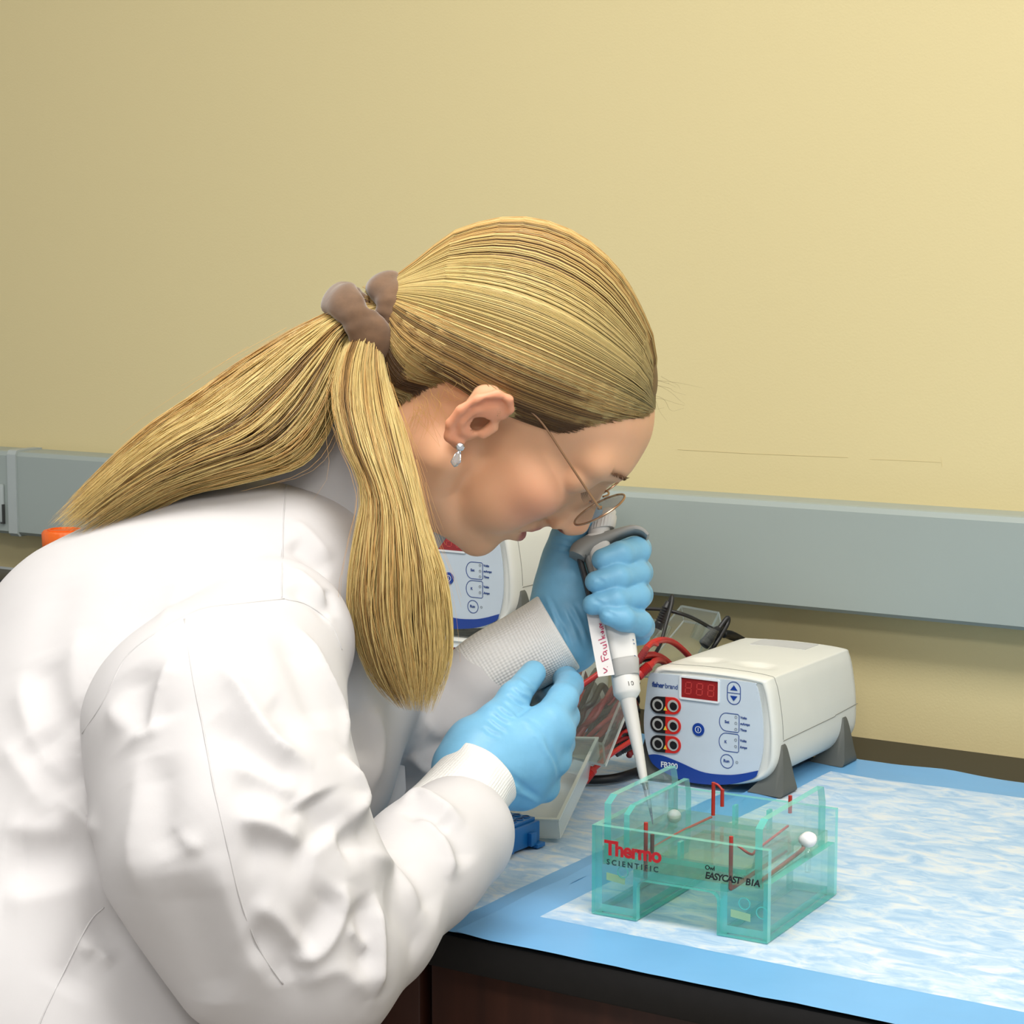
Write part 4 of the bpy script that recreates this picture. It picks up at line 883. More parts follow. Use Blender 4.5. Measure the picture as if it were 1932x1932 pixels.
# ------------------------------------------------------------------ hair
def hair_mat(name, rough=0.36):
    m = bpy.data.materials.new(name); m.use_nodes = True; nt = m.node_tree; b = nt.nodes['Principled BSDF']; b.inputs['Roughness'].default_value = rough; b.inputs['Specular IOR Level'].default_value = 0.55
    a = nt.nodes.new('ShaderNodeAttribute'); a.attribute_name = 'pig'; nz = nt.nodes.new('ShaderNodeTexNoise'); nz.inputs['Scale'].default_value = 60
    mm = nt.nodes.new('ShaderNodeMixRGB'); mm.blend_type = 'MULTIPLY'; mm.inputs[0].default_value = .06
    nt.links.new(a.outputs['Color'], mm.inputs[1]); nt.links.new(nz.outputs['Color'], mm.inputs[2]); nt.links.new(mm.outputs[0], b.inputs['Base Color']); MATS[name] = m
    tr = nt.nodes.new('ShaderNodeBsdfTranslucent'); nt.links.new(mm.outputs[0], tr.inputs['Color']); mx = nt.nodes.new('ShaderNodeMixShader'); mx.inputs[0].default_value = .35
    out = nt.nodes['Material Output']; nt.links.new(b.outputs[0], mx.inputs[1]); nt.links.new(tr.outputs[0], mx.inputs[2]); nt.links.new(mx.outputs[0], out.inputs[0])
hair_mat('hair_strand'); mat('hair_under', (112, 84, 50), rough=0.55, vary=0.2, scale=200)
_a, _b = w2h(np.array([P(738, 566, 1.50), P(738, 566, 1.70)])); SC = _a + (_b - _a) * (_a[2] / (_a[2] - _b[2]))
def shell_sdf(q0):
    q = q0.copy(); q[:, 2] = np.abs(q[:, 2])
    d = s_ell(q, (-14, 71, 0), (94, 83, 74)); d = smin(d, s_ell(q, (38, 77, 0), (65, 58, 59)), 22)
    d = smin(d, s_cone(q, (-70, 40, 0), SC + np.array([2, 0, 0]), 46, 17), 26); d = smin(d, s_chain(q, [(-58, 20, 14), (-46, -22, 10)], [40, 30]), 20)
    return d
HLf = [-130, -47, -43, -41, -37, -16, -2, 8, 26, 44, 55, 71, 90, 112]; HLu = [-48, -45, -22, 0, 12, 34, 45, 45, 44, 55, 74, 95, 111, 128]
def hline(f): return np.interp(f, HLf, HLu)
def cap_sdf(p):
    q = w2h(p); hd = q[:, 1] - hline(q[:, 0]); d = shell_sdf(q) + 1.6 + 6 * np.exp(-np.clip(hd, 0, 90) / 14); return smax(d, (9 - hd) * .7, 4) * .001
v, F = sdf_mesh(cap_sdf, h2w((0, 0, 0)) - .22, h2w((0, 0, 0)) + .22, .0028)
hair = mesh_obj('hair', v, F, 'hair_under', person)
class Strands:
    """many hair strands in one mesh: thin three-sided tubes with a pigment colour per strand"""
    def __init__(s): s.v = []; s.f = []; s.c = []; s.n = 0
    def add(s, pts, rad, col):
        p = np.asarray(pts)[None]; s.add_many(p, np.asarray(rad)[None], np.broadcast_to(col, (p.shape[1], 3))[None])
    def add_many(s, p, rad, col):
        """p (N, m, 3), rad (N, m), col (N, m, 3)"""
        N, m = p.shape[:2]; t = np.gradient(p, axis=1); t /= np.linalg.norm(t, axis=2, keepdims=True) + 1e-12
        x = np.cross(t, FW + .01); x /= np.linalg.norm(x, axis=2, keepdims=True) + 1e-12; y = np.cross(t, x); a0 = rng.random((N, 1, 1)) * 2
        vv = np.stack([p + rad[..., None] * (np.cos(a0 + k) * x + np.sin(a0 + k) * y) for k in (0, 2.094, 4.189)], 2).reshape(-1, 3)
        i = np.arange(m - 1)[:, None] * 3; k = np.arange(3)[None]; f = np.stack([i + k, i + (k + 1) % 3, i + 3 + (k + 1) % 3, i + 3 + k], -1).reshape(1, -1, 4) + (np.arange(N) * 3 * m)[:, None, None] + s.n
        s.v.append(vv); s.f.append(f.reshape(-1, 4)); s.c.append(np.repeat(col.reshape(-1, 3), 3, 0)); s.n += 3 * m * N
    def obj(s, name, parent):
        o = mesh_obj(name, np.concatenate(s.v), np.concatenate(s.f), 'hair_strand', parent); c = np.concatenate(s.c)
        ca = o.data.color_attributes.new('pig', 'FLOAT_COLOR', 'POINT'); ca.data.foreach_set('color', np.concatenate([c, np.ones((len(c), 1))], 1).astype(np.float32).ravel()); o['kind'] = 'stuff'; return o
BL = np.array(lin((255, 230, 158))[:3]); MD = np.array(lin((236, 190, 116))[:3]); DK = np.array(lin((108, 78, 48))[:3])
def streak(u, seed, bias=0.0):
    """streaky mix of light and dark hair along the root parameter"""
    u = np.atleast_1d(np.asarray(u, float)); n = .52 * np.sin(u * 2.3 + 2.2 * vnoise(u, u * 0, .5, seed)) + vnoise(u, u * 0, 1.1, seed) * .9 + vnoise(u, u * 0 + 3.3, 3.1, seed) * .9 + rng.normal(0, .09, len(u)) + bias
    k = np.clip(np.abs(n) * 2.6, 0, 1)[:, None]; return np.where(n[:, None] > 0, MD + (BL - MD) * k, MD + (DK - MD) * k)
HC = np.array([-8.0, 58.0, 0.0]); HCw = h2w(HC)
SCd = nrm(SC - HC)
def radius(sdf, d, r1=170.0):
    """distance from the head centre to the surface along each unit direction d"""
    lo_ = np.zeros(len(d)); hi_ = np.full(len(d), r1)
    for _ in range(13):
        mid = (lo_ + hi_) / 2; ins = sdf(HC + d * mid[:, None]) < 0; lo_ = np.where(ins, mid, lo_); hi_ = np.where(ins, hi_, mid)
    return (lo_ + hi_) / 2
st = Strands()
def comb(roots, col_u, lift, seed, rad=.00038):
    n = 19; N = len(roots); rd = roots - HC; rd /= np.linalg.norm(rd, axis=1)[:, None]; ang = np.arccos(np.clip(rd @ SCd, -1, 1))[:, None]; t = np.linspace(0, 1, n)[None]
    w0 = np.sin((1 - t) * ang) / np.sin(ang); w1 = np.sin(t * ang) / np.sin(ang); d = rd[:, None] * w0[..., None] + SCd * w1[..., None]
    j = rng.normal(0, 1, (N, 1, 3)); d = d + .006 * j * np.sin(np.pi * t)[..., None]; d /= np.linalg.norm(d, axis=2, keepdims=True)
    rs = radius(shell_sdf, d.reshape(-1, 3)).reshape(N, n) + lift[:, None]; m = 4; r0 = radius(lambda q: head_sdf(q, False), d[:, :m].reshape(-1, 3)).reshape(N, m)
    k = np.clip(t / .16, 0, 1); k = (k * k * (3 - 2 * k))[:, :m]; rs[:, :m] = (r0 + .8) * (1 - k) + np.maximum(rs[:, :m], r0) * k
    p = HC + d * rs[..., None]; p[:, -1] = .5 * p[:, -1] + .5 * (SC + j[:, 0] * 3.5); p = np.concatenate([p, (SC + np.array([-10, -4, 0]) + j * 3)], 1); p = h2w(p)
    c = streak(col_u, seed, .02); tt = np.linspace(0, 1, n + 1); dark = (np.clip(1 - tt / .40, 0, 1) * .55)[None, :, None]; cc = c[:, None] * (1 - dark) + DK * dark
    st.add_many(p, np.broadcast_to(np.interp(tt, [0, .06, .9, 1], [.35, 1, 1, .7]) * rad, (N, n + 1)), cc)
lat_cache = {}
def lateral(f, u):
    for r in np.arange(84, -2, -2.0):
        if shell_sdf(np.array([[f, u, r]]))[0] < 0: return max(r, 0)
    return 0.0
hl = smooth_path(np.array([(-43, -32), (-42, -21), (-40, 0), (-36, 13), (-18, 40), (-2, 52), (8, 50), (26, 45), (44, 55), (55, 74), (71, 95), (84, 106), (90, 112), (93, 117)]), 160)
hlr = np.array([lateral(f, u) for f, u in hl]); hlr[-45:] = np.minimum(hlr[-45:], np.interp(np.arange(45), [0, 30, 44], [60, 22, 0])); cum = np.concatenate([[0], np.cumsum(np.linalg.norm(np.diff(np.column_stack([hl, hlr]), axis=0), axis=1))])
NH = 8600
ss = rng.random(NH) * cum[-1]; fq = np.interp(ss, cum, hl[:, 0]); uq = np.interp(ss, cum, hl[:, 1]); rq = np.interp(ss, cum, hlr); sd_ = np.where(rng.random(NH) < .55, 1, -1); bk = rng.random(NH) ** 2 * 16
roots = np.stack([fq - bk * .4 + rng.normal(0, 1, NH), uq + bk * .7 + rng.normal(0, 1, NH), sd_ * rq + rng.normal(0, .6, NH)], 1); cu = ss * .075 + np.where(sd_ > 0, 0, 1.7)
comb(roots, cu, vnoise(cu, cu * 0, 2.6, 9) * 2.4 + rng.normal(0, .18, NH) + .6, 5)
# fine flyaways at the forehead and nape
for i in range(9):
    a = np.array([76 + random.gauss(0, 4), 116 + random.gauss(0, 8), random.gauss(0, 16)]); dv = np.array([random.uniform(6, 15), random.uniform(0, 12), random.gauss(0, 3)])
    st.add(h2w(smooth_path([a, a + dv, a + dv * 1.7 + [random.gauss(0, 3), random.gauss(-2, 2), random.gauss(0, 2)], a + dv * 2.4 + [random.gauss(0, 3), random.gauss(-4, 2), random.gauss(0, 2)]], 14)), np.linspace(.00010, .00004, 14), DK * 1.4)
for i in range(60):
    a = np.array([-38 + random.gauss(0, 4), -16 + random.gauss(0, 18), 58 + random.gauss(0, 3)]); dv = np.array([random.uniform(4, 16), random.uniform(-14, 6), random.uniform(2, 6)])
    st.add(h2w(smooth_path([a, a + dv, a + dv * 1.6 + [random.gauss(0, 5), random.gauss(-4, 6), 0]], 8)), np.linspace(.00014, .00006, 8), MD)
st.obj('combed_strands', hair)

# ponytail: one half over the back, one half hanging beside the neck
def tail(name, edgeA, edgeB, dmid, thick, count, seed, lens, rad=.00036, bias=0.0, wav=6):
    T = Strands(); n = 21; D_ = 201; gA = smooth_path(edgeA, D_); gB = smooth_path(edgeB, D_); gd = smooth_path(np.array(dmid)[:, None].repeat(2, 1), D_)[:, 0]; gt = np.interp(np.linspace(0, 1, D_), np.linspace(0, 1, len(thick)), thick); gl_ = np.linspace(0, 1, D_)
    A = gA[::10]; Bc = gB[::10]; dm = gd[::10]; th = gt[::10]
    for i in range(count):
        s = random.random(); w = random.uniform(-1, 1); drift = random.gauss(0, .10); L_ = random.uniform(.88, 1.0) if random.random() > .38 else random.uniform(lens, .97); ph = random.random() * 6.28; fr = random.uniform(.6, 1.6)
        clump = math.floor(s * 11) / 11 + .045; tt = np.linspace(0, L_, n); i2 = lambda c: np.stack([np.interp(tt, gl_, c[:, k]) for k in range(2)], 1); a2 = i2(gA); b2 = i2(gB)
        ss = s + drift * tt + (clump - s) * .38 * np.clip(tt * 1.6 - .3, 0, 1); sx = np.clip(ss, -.06, 1.06)
        bul = np.sqrt(np.clip(1 - (2 * np.clip(sx, 0, 1) - 1) ** 2, .02, 1)); px = a2 * (1 - sx[:, None]) + b2 * sx[:, None]
        nx = b2 - a2; nx = nx / (np.linalg.norm(nx, axis=1)[:, None] + 1e-9); px = px + nx * (wav * np.sin(ph + fr * tt * 6.28) * tt)[:, None] + np.array([random.gauss(0, 1.2), random.gauss(0, 1.2)])
        dd = np.interp(tt, gl_, gd) + w * bul * np.interp(tt, gl_, gt) + .004 * np.sin(ph * 2 + tt * 5)
        pts = np.array([P(px[k, 0], px[k, 1], dd[k]) for k in range(n)])
        T.add(pts, np.interp(np.linspace(0, 1, n), [0, .1, .75, 1], [.9, 1, .9, .12]) * rad, np.clip(streak(s * 9 + seed, seed, bias + .36)[0], 0, 1))
    for i in range(count // 130):        # stray hairs
        s = random.choice([-.08, 1.06, -.03, 1.1, .5]) + random.gauss(0, .05); k0 = random.randint(2, n - 12); k1 = k0 + random.randint(6, 11); tt = np.linspace(0, 1, k1 - k0)
        px = A[k0:k1] * (1 - s) + Bc[k0:k1] * s + np.outer(tt ** 2, [random.gauss(0, 26), random.gauss(0, 18)])
        T.add(np.array([P(px[k, 0], px[k, 1], dm[k0 + k] - th[k0 + k] * .8) for k in range(len(tt))]), np.linspace(.00014, .00005, len(tt)), MD * 1.1)
    return T.obj(name, hair)
SD = float(R.T[2] @ (h2w(SC) - CAM))
tail('back_ponytail', [(715, 570), (640, 584), (560, 625), (470, 685), (380, 752), (290, 815), (195, 898), (98, 992)], [(712, 615), (655, 650), (640, 720), (608, 810), (548, 872), (430, 906), (325, 936), (180, 1016)], [SD, SD, SD - .015, SD - .03, SD - .045, SD - .055, SD - .06, SD - .06], [.018, .024, .034, .040, .042, .040, .030, .015], 3500, 21, .66, rad=.00039, wav=9)
tail('front_ponytail', [(700, 585), (652, 650), (632, 740), (650, 830), (690, 930), (678, 1040), (672, 1150), (704, 1265), (756, 1338)], [(722, 600), (728, 700), (752, 790), (775, 880), (800, 985), (828, 1080), (838, 1170), (836, 1258), (808, 1346)], [SD, SD - .02, SD - .05, SD - .075, SD - .09, SD - .10, SD - .10, SD - .10, SD - .10], [.016, .020, .026, .028, .030, .032, .032, .030, .022], 3400, 33, .72, wav=8)

# ------------------------------------------------------------------ scrunchie, earring, glasses
mat('velvet', (112, 82, 56), rough=0.8, vary=0.14, scale=120, sheen=0.6, bump=0.25, bscale=300, bdist=0.0006)
def scrunchie():
    c0 = P(716, 598, SD); ax = nrm(P(640, 610, SD - .004) - P(752, 560, SD)); Fm = frame(ax, UPV); nu, nv = 110, 26; mb = MB()
    for (off, Rm, rm, tw, sd) in ((-.0130, .0215, .0108, .04, 1), (.0125, .0285, .0112, -.34, 2)):
        v = []; axx = nrm(ax + tw * Fm[0] + .12 * Fm[1]); Fk = frame(axx, UPV); cc = c0 + ax * off
        for i in range(nu):
            a = 2 * math.pi * i / nu
            for j in range(nv):
                b_ = 2 * math.pi * j / nv; ru = .006 * math.sin(9 * a + sd) * max(0, math.sin(b_ * 1)) * .0; rr = rm * (1 + .10 * math.sin(4 * a + sd * 2 + 1.8 * math.sin(b_ + sd)) + .09 * math.sin(7 * a + 2 * b_ + sd) * math.sin(2 * a + sd) + .04 * math.sin(17 * a - 3 * b_) * max(0, math.sin(3 * a)))
                x = Rm + rr * math.cos(b_) * .80; z = rr * math.sin(b_) * 1.22
                v.append(cc + x * (math.cos(a) * Fk[0] + math.sin(a) * Fk[1]) + z * Fk[2])
        f = [[i * nv + j, ((i + 1) % nu) * nv + j, ((i + 1) % nu) * nv + (j + 1) % nv, i * nv + (j + 1) % nv] for i in range(nu) for j in range(nv)]; mb.add(v, f)
    return mb.obj('scrunchie', 'velvet', person, True, None)
scrunchie()
mat('silver', (215, 215, 218), rough=0.18, metal=1.0, vary=0.02); clear('crystal', (236, 240, 244), gloss=0.5, rough=0.02, milk=0.25, milk_rgb=(240, 244, 248))
lob = h2w((1.5, -25.5 + OU, 80)); E1 = P(868, 843, float(R.T[2] @ (lob - CAM)) - .003); E2 = P(862, 864, float(R.T[2] @ (lob - CAM)) - .003)
er = mesh_obj('earring', *lathe([(.0016, -.004), (.0030, -.002), (.0034, 0), (.0022, .0012), (.0001, .0014)], 8, -FW, E1, cap=False), 'silver', person, False)
mesh_obj('round_stone', *lathe([(.0030, 0), (.0024, .0012), (.0001, .0016)], 8, -FW, E1 - FW * .0008, cap=False), 'crystal', er, False)
mesh_obj('setting', *tube([E1 - UPV * .0028, E1 - UPV * .0045], .0008, 6), 'silver', er)
dv = nrm(E2 - E1)
v, f = lathe([(.0002, -.0062), (.0017, -.0035), (.0031, .0015), (.0033, .0035), (.0022, .0058), (.0002, .0066)], 9, dv, E2); mesh_obj('drop_stone', v, f, 'crystal', er, False)
mesh_obj('setting', *tube(np.array([E2 + dv * .0066 + .0003 * FW, E2 + dv * .003 + RT * .0034, E2 - dv * .004 + RT * .0016]), .0005, 6), 'silver', er)
mesh_obj('setting', *tube(np.array([E2 + dv * .0066 + .0003 * FW, E2 + dv * .003 - RT * .0034, E2 - dv * .004 - RT * .0016]), .0005, 6), 'silver', er)
# glasses: thin gold round frames low on the nose
mat('gold_wire', (176, 140, 112), rough=0.28, metal=0.9, vary=0.04); clear('lens', (246, 248, 248), gloss=0.16, rough=0.01, milk=0.02)
GF, GU = 116.5, 31.0       # plane of the lenses, height of the frame centre
gl = None
def ring_pts(s, n=40):
    return [(GF - .10 * (abs(s) * 0 + 1) * 0 - .12 * (26 + 24 * math.cos(a)) * .35 + .20 * (22 * math.sin(a)), GU + 21 * math.sin(a), s * (33 + 24 * math.cos(a))) for a in np.linspace(0, 2 * math.pi, n, endpoint=False)]
mbg = MB()
for s in (1, -1):
    rp = np.array(ring_pts(s)); p = h2w(np.vstack([rp, rp[:1]])); mbg.add(*tube(p, .00088, 8, False))
mbg.add(*tube(h2w(smooth_path([(GF - 1.6, GU + 4, 9.3), (GF + 1.0, GU + 7, 4), (GF + 1.0, GU + 7, -4), (GF - 1.6, GU + 4, -9.3)], 14)), .0008, 8))
gl = mbg.obj('eyeglasses', 'gold_wire', person)
for s in (1, -1):
    rp = np.array(ring_pts(s)); c = rp.mean(0); n = len(rp); v = np.vstack([rp, rp + [-.9, 0, 0], [c + [.5, 0, 0]], [c + [-.4, 0, 0]]])
    f = [[k, (k + 1) % n, 2 * n] for k in range(n)] + [[n + (k + 1) % n, n + k, 2 * n + 1] for k in range(n)]; mesh_obj('lens', h2w(v), f, 'lens', gl)
    tp = [(GF - 8, GU + 6, s * 58), (GF - 10, GU + 6.5, s * 63), (96, GU + 8, s * 64.5), (60, GU + 13, s * 65.5), (30, GU + 17, s * 66.5), (10, 30 + OU, s * 68)]
    mesh_obj('temple_arm', *tube(h2w(smooth_path(tp, 30)), np.interp(np.linspace(0, 1, 30), [0, .1, 1], [.0012, .0010, .0008]), 8), 'gold_wire', gl)
    mesh_obj('nose_pad', *lathe([(.0002, -.0012), (.0022, -.0006), (.0026, .0004), (.0002, .0012)], 12, h2w((0, 0, s)) - h2w((0, 0, 0)), h2w((GF - 7, GU - 6, s * 9.5))), 'crystal', gl)
    mesh_obj('pad_arm', *tube(h2w(smooth_path([(GF - 1.5, GU - 3, s * 10.5), (GF - 4, GU - 5, s * 11.5), (GF - 7, GU - 6, s * 10)], 8)), .0005, 6), 'gold_wire', gl)
    mesh_obj('hinge', *box(h2w((GF - 8, GU + 6, s * 58)) - .0014, h2w((GF - 8, GU + 6, s * 58)) + .0014, .0003), 'gold_wire', gl)

# ------------------------------------------------------------------ lab coat
def cloth_mat(name, rgb, wscale=2600, bump=.10):
    m = mat(name, rgb, rough=0.8, vary=0.012, scale=25, spec=0.2); nt = m.node_tree; b = nt.nodes['Principled BSDF']
    tc = [n for n in nt.nodes if n.type == 'TEX_COORD'][0]; nz = nt.nodes.new('ShaderNodeTexNoise'); nz.inputs['Scale'].default_value = wscale; nz.inputs['Detail'].default_value = 2
    n2 = nt.nodes.new('ShaderNodeTexNoise'); n2.inputs['Scale'].default_value = 55; n2.inputs['Detail'].default_value = 3
    ad = nt.nodes.new('ShaderNodeMath'); ad.operation = 'MULTIPLY_ADD'; ad.inputs[1].default_value = .12
    nt.links.new(tc.outputs['Object'], nz.inputs['Vector']); nt.links.new(tc.outputs['Object'], n2.inputs['Vector']); nt.links.new(nz.outputs['Fac'], ad.inputs[0]); nt.links.new(n2.outputs['Fac'], ad.inputs[2])
    bp = nt.nodes.new('ShaderNodeBump'); bp.inputs['Strength'].default_value = bump; bp.inputs['Distance'].default_value = .003
    nt.links.new(ad.outputs[0], bp.inputs['Height']); nt.links.new(bp.outputs[0], b.inputs['Normal']); return m
cloth_mat('coat_white', (209, 206, 206)); mat('seam_thread', (202, 199, 199), rough=0.85)
def PR(l): return [P(a, b, c) for a, b, c, _ in l], [r for *_, r in l]
CH = {
 'mid': PR([(590, 1078, 1.60, .080), (445, 1190, 1.56, .112), (283, 1322, 1.52, .131), (150, 1560, 1.475, .130), (60, 1900, 1.43, .150), (0, 2250, 1.41, .165), (-20, 2700, 1.40, .175)]),
 'near': PR([(530, 1130, 1.51, .062), (415, 1230, 1.48, .088), (265, 1390, 1.455, .092), (160, 1620, 1.43, .096), (90, 1950, 1.40, .110), (40, 2300, 1.38, .12)]),
 'far': PR([(610, 1090, 1.72, .066), (490, 1210, 1.68, .096), (350, 1365, 1.60, .088)]),
 'front': PR([(600, 1190, 1.62, .085), (585, 1300, 1.58, .080), (545, 1430, 1.53, .078), (385, 1630, 1.45, .078), (200, 2000, 1.43, .13)]),
 'sleeve': PR([(505, 1215, 1.425, .060), (405, 1390, 1.345, .080), (448, 1590, 1.305, .079), (535, 1760, 1.305, .068), (585, 1815, 1.305, .055)]),
 'fore': PR([(590, 1805, 1.31, .055), (692, 1746, 1.345, .0412), (793, 1632, 1.41, .0408), (858, 1574, 1.455, .0430)]),
 'lsleeve': PR([(610, 1150, 1.76, .075), (690, 1360, 1.72, .060), (772, 1478, 1.665, .048), (842, 1385, 1.64, .046), (900, 1295, 1.63, .035)]),
}
def coat_sdf(p):
    d = s_chain(p, *CH['mid'], .03); d = smin(d, s_chain(p, *CH['near'], .02), .05); d = smin(d, s_chain(p, *CH['far'], .02), .05); d = smin(d, s_chain(p, *CH['front'], .02), .05)
    s = s_chain(p, *CH['sleeve'], .03); s = smin(s, s_chain(p, *CH['fore'], .02), .012)
    d = smin(d, s, .006); d = smin(d, s_chain(p, *CH['lsleeve'], .02), .02)
    return smax(d, 0.46 - p[:, 2], .004)                       # hem
allp = np.concatenate([np.array(c[0]) for c in CH.values()]); lo = allp.min(0) - .19; hi = allp.max(0) + .19; lo[2] = .44
cv, cF = sdf_mesh(coat_sdf, lo, hi, .0047)
cv = relax(cv, cF, 2, .5)
def densify(v, F):
    """split every quad in four, smoothly"""
    e = np.sort(np.concatenate([F[:, [0, 1]], F[:, [1, 2]], F[:, [2, 3]], F[:, [3, 0]]]), 1); key = e[:, 0].astype(np.int64) * len(v) + e[:, 1]; u, first, inv = np.unique(key, return_index=True, return_inverse=True)
    mid = (v[e[first, 0]] + v[e[first, 1]]) / 2; cen = v[F].mean(1); n, m = len(v), len(F); k = inv.reshape(4, m) + n; c = np.arange(m) + n + len(u)
    V = np.concatenate([v, mid, cen]); Q4 = np.concatenate([np.stack([F[:, i], k[i], c, k[i - 1]], 1) for i in range(4)]); return V, Q4
class Cloth:
    def __init__(s, v, F): s.v, s.F = v, F; s.refresh()
    def refresh(s): s.bvh = BVHTree.FromPolygons(s.v.tolist(), s.F.tolist()); s.nr = vnormals(s.v, s.F)
    def on(s, px, py):
        r = ray(px, py); L = np.linalg.norm(r); h = s.bvh.ray_cast(Vector(CAM), Vector(r / L), 6.0); return (np.array(h[0]), np.array(h[1])) if h[0] is not None else (None, None)
    def line(s, pts, n=None):
        pp = smooth_path(pts, n or max(8, int(sum(np.hypot(*(np.array(a) - np.array(b))) for a, b in zip(pts, pts[1:])) / 9))); out = [s.on(*q) for q in pp]; return [o[0] for o in out if o[0] is not None], [o[1] for o in out if o[0] is not None]
    def fold(s, pts, amp, w, taper=True, cusp=.25):
        """raise (amp>0) or press (amp<0) a soft fold along a line drawn on the cloth; w = half width in m"""
        l, _ = s.line(pts)
        if len(l) < 2: return
        l = np.array(l); keep = [0]
        for i in range(1, len(l)):
            if np.linalg.norm(l[i] - l[keep[-1]]) < .06: keep.append(i)
        l = l[keep]; c = l.mean(0); R_ = np.linalg.norm(l - c, axis=1).max() + 4 * w; sel = np.where(np.linalg.norm(s.v - c, axis=1) < R_)[0]; p = s.v[sel]
        best = np.full(len(p), 9.0); tb = np.zeros(len(p)); n = len(l) - 1
        for i in range(n):
            d = l[i + 1] - l[i]; t = np.clip(((p - l[i]) @ d) / (d @ d + 1e-15), 0, 1); e = np.linalg.norm(p - l[i] - t[:, None] * d, axis=1); m = e < best; best[m] = e[m]; tb[m] = (i + t[m]) / n
        x_ = best / w; g = (np.exp(-(np.sqrt(x_ * x_ + cusp * cusp) - cusp) * 1.5) if amp > 0 else np.exp(-x_ ** 2)) * (np.clip(np.sin(np.pi * np.clip(tb, .02, .98)) * 1.5, 0, 1) if taper else 1.0)
        s.v[sel] += s.nr[sel] * (amp * g)[:, None]
coat = Cloth(cv, cF)
mm = .001
nv_ = noise3(coat.v, 8, 1) * .004 + noise3(coat.v * [1, 1, 2], 17, 2) * .0012; coat.v += coat.nr * nv_[:, None]; coat.refresh()
FO = [  # (points, amp mm, half width mm)
 # sleeve, back half
 ([(331, 1232), (305, 1285), (288, 1345), (290, 1400)], 6, 7), ([(258, 1250), (262, 1300), (272, 1352), (280, 1385)], -8, 14), ([(200, 1330), (240, 1370), (285, 1400)], 6, 12),
 ([(300, 1420), (300, 1490), (308, 1560), (330, 1620)], -7, 12), ([(262, 1420), (262, 1500), (250, 1600), (262, 1700)], 5, 14), ([(310, 1545), (345, 1580), (385, 1610)], 4, 7),
 ([(340, 1640), (360, 1730), (395, 1830), (430, 1900)], -6, 16), ([(400, 1600), (430, 1700), (470, 1800), (520, 1880)], 4, 14),
 # sleeve, front half: slanting folds into the crook of the elbow
 ([(412, 1240), (455, 1310), (515, 1395), (598, 1450)], 8, 10), ([(400, 1350), (455, 1405), (520, 1445), (590, 1470)], -8, 10),
 ([(420, 1440), (500, 1462), (570, 1498)], 6, 9), ([(430, 1480), (517, 1497), (580, 1530)], -7, 9), ([(440, 1545), (517, 1560), (585, 1600)], 7, 10), ([(445, 1602), (520, 1598), (600, 1622)], -8, 11),
 ([(560, 1180), (600, 1250), (640, 1340), (652, 1420)], 7, 9), ([(530, 1180), (575, 1290), (610, 1380)], -6, 11), ([(500, 1330), (540, 1360), (545, 1415)], -4, 9),
 ([(640, 1420), (672, 1480), (680, 1515), (660, 1550)], 9, 10), ([(588, 1500), (606, 1535), (632, 1585)], -13, 13), ([(640, 1600), (690, 1570), (740, 1535)], -9, 8),
 # elbow
 ([(540, 1815), (600, 1795), (640, 1735), (652, 1660)], 9, 9), ([(555, 1775), (605, 1735), (640, 1680)], -9, 11), ([(470, 1700), (530, 1735), (580, 1790)], 6, 12), ([(460, 1755), (520, 1790), (560, 1850)], -6, 11),
 ([(650, 1745), (700, 1795)], 5, 6), ([(704, 1680), (714, 1790), (706, 1885)], 9, 7), ([(676, 1690), (690, 1760), (690, 1850)], -8, 9), ([(560, 1860), (640, 1830), (700, 1880)], 5, 10),
 # forearm
 ([(690, 1600), (740, 1640), (800, 1720)], 6, 11), ([(740, 1600), (790, 1660), (830, 1740)], -6, 10), ([(784, 1541), (822, 1571), (846, 1615), (848, 1665)], 7, 8), ([(820, 1545), (860, 1580), (880, 1640)], -6, 9),
 ([(755, 1520), (790, 1500), (830, 1520), (880, 1560)], 7, 8), ([(760, 1545), (800, 1530), (850, 1570)], -6, 7), ([(720, 1690), (770, 1750), (800, 1800)], -5, 10),
 # back
 ([(70, 1235), (88, 1290), (115, 1350), (160, 1420)], -7, 13), ([(40, 1260), (50, 1340), (80, 1420), (130, 1480)], 7, 13), ([(60, 1390), (105, 1440), (165, 1515)], -9, 12), ([(0, 1400), (45, 1460), (95, 1540)], 6, 14),
 ([(100, 1480), (150, 1540), (190, 1570)], 6, 10), ([(0, 1628), (60, 1625), (120, 1610), (185, 1585)], -10, 17), ([(0, 1560), (70, 1570), (140, 1570)], 7, 15), ([(0, 1700), (80, 1690), (180, 1660)], 7, 18),
 ([(150, 1795), (180, 1790), (215, 1825)], 6, 8), ([(120, 1880), (170, 1800), (225, 1720)], -7, 12), ([(150, 1180), (135, 1280), (150, 1360)], 4, 14), ([(130, 1080), (100, 1180), (95, 1250)], -3, 14),
 ([(300, 1060), (270, 1130), (230, 1190)], -2.5, 12), ([(340, 1080), (330, 1130), (300, 1180)], 2.5, 10),
 # shoulder front
 ([(545, 1022), (580, 1050), (620, 1092)], -5, 7), ([(550, 980), (590, 1015), (625, 1060)], 4, 7), ([(545, 1070), (585, 1100), (625, 1140)], 4, 7), ([(540, 1105), (590, 1135), (628, 1170)], -5, 7), ([(610, 1112), (622, 1130), (632, 1165)], -4, 5),
 # far sleeve and front panel
 ([(800, 1395), (830, 1410), (850, 1440)], -5, 10), ([(775, 1420), (800, 1450), (850, 1470)], 5, 9), ([(790, 1350), (815, 1380), (830, 1400)], 4, 9), ([(700, 1330), (715, 1400), (700, 1500)], 6, 12), ([(670, 1320), (680, 1400), (675, 1470)], -6, 12),
]
coat.v, coat.F = densify(coat.v, coat.F); coat.v = relax(coat.v, coat.F, 2, .5); coat.refresh()
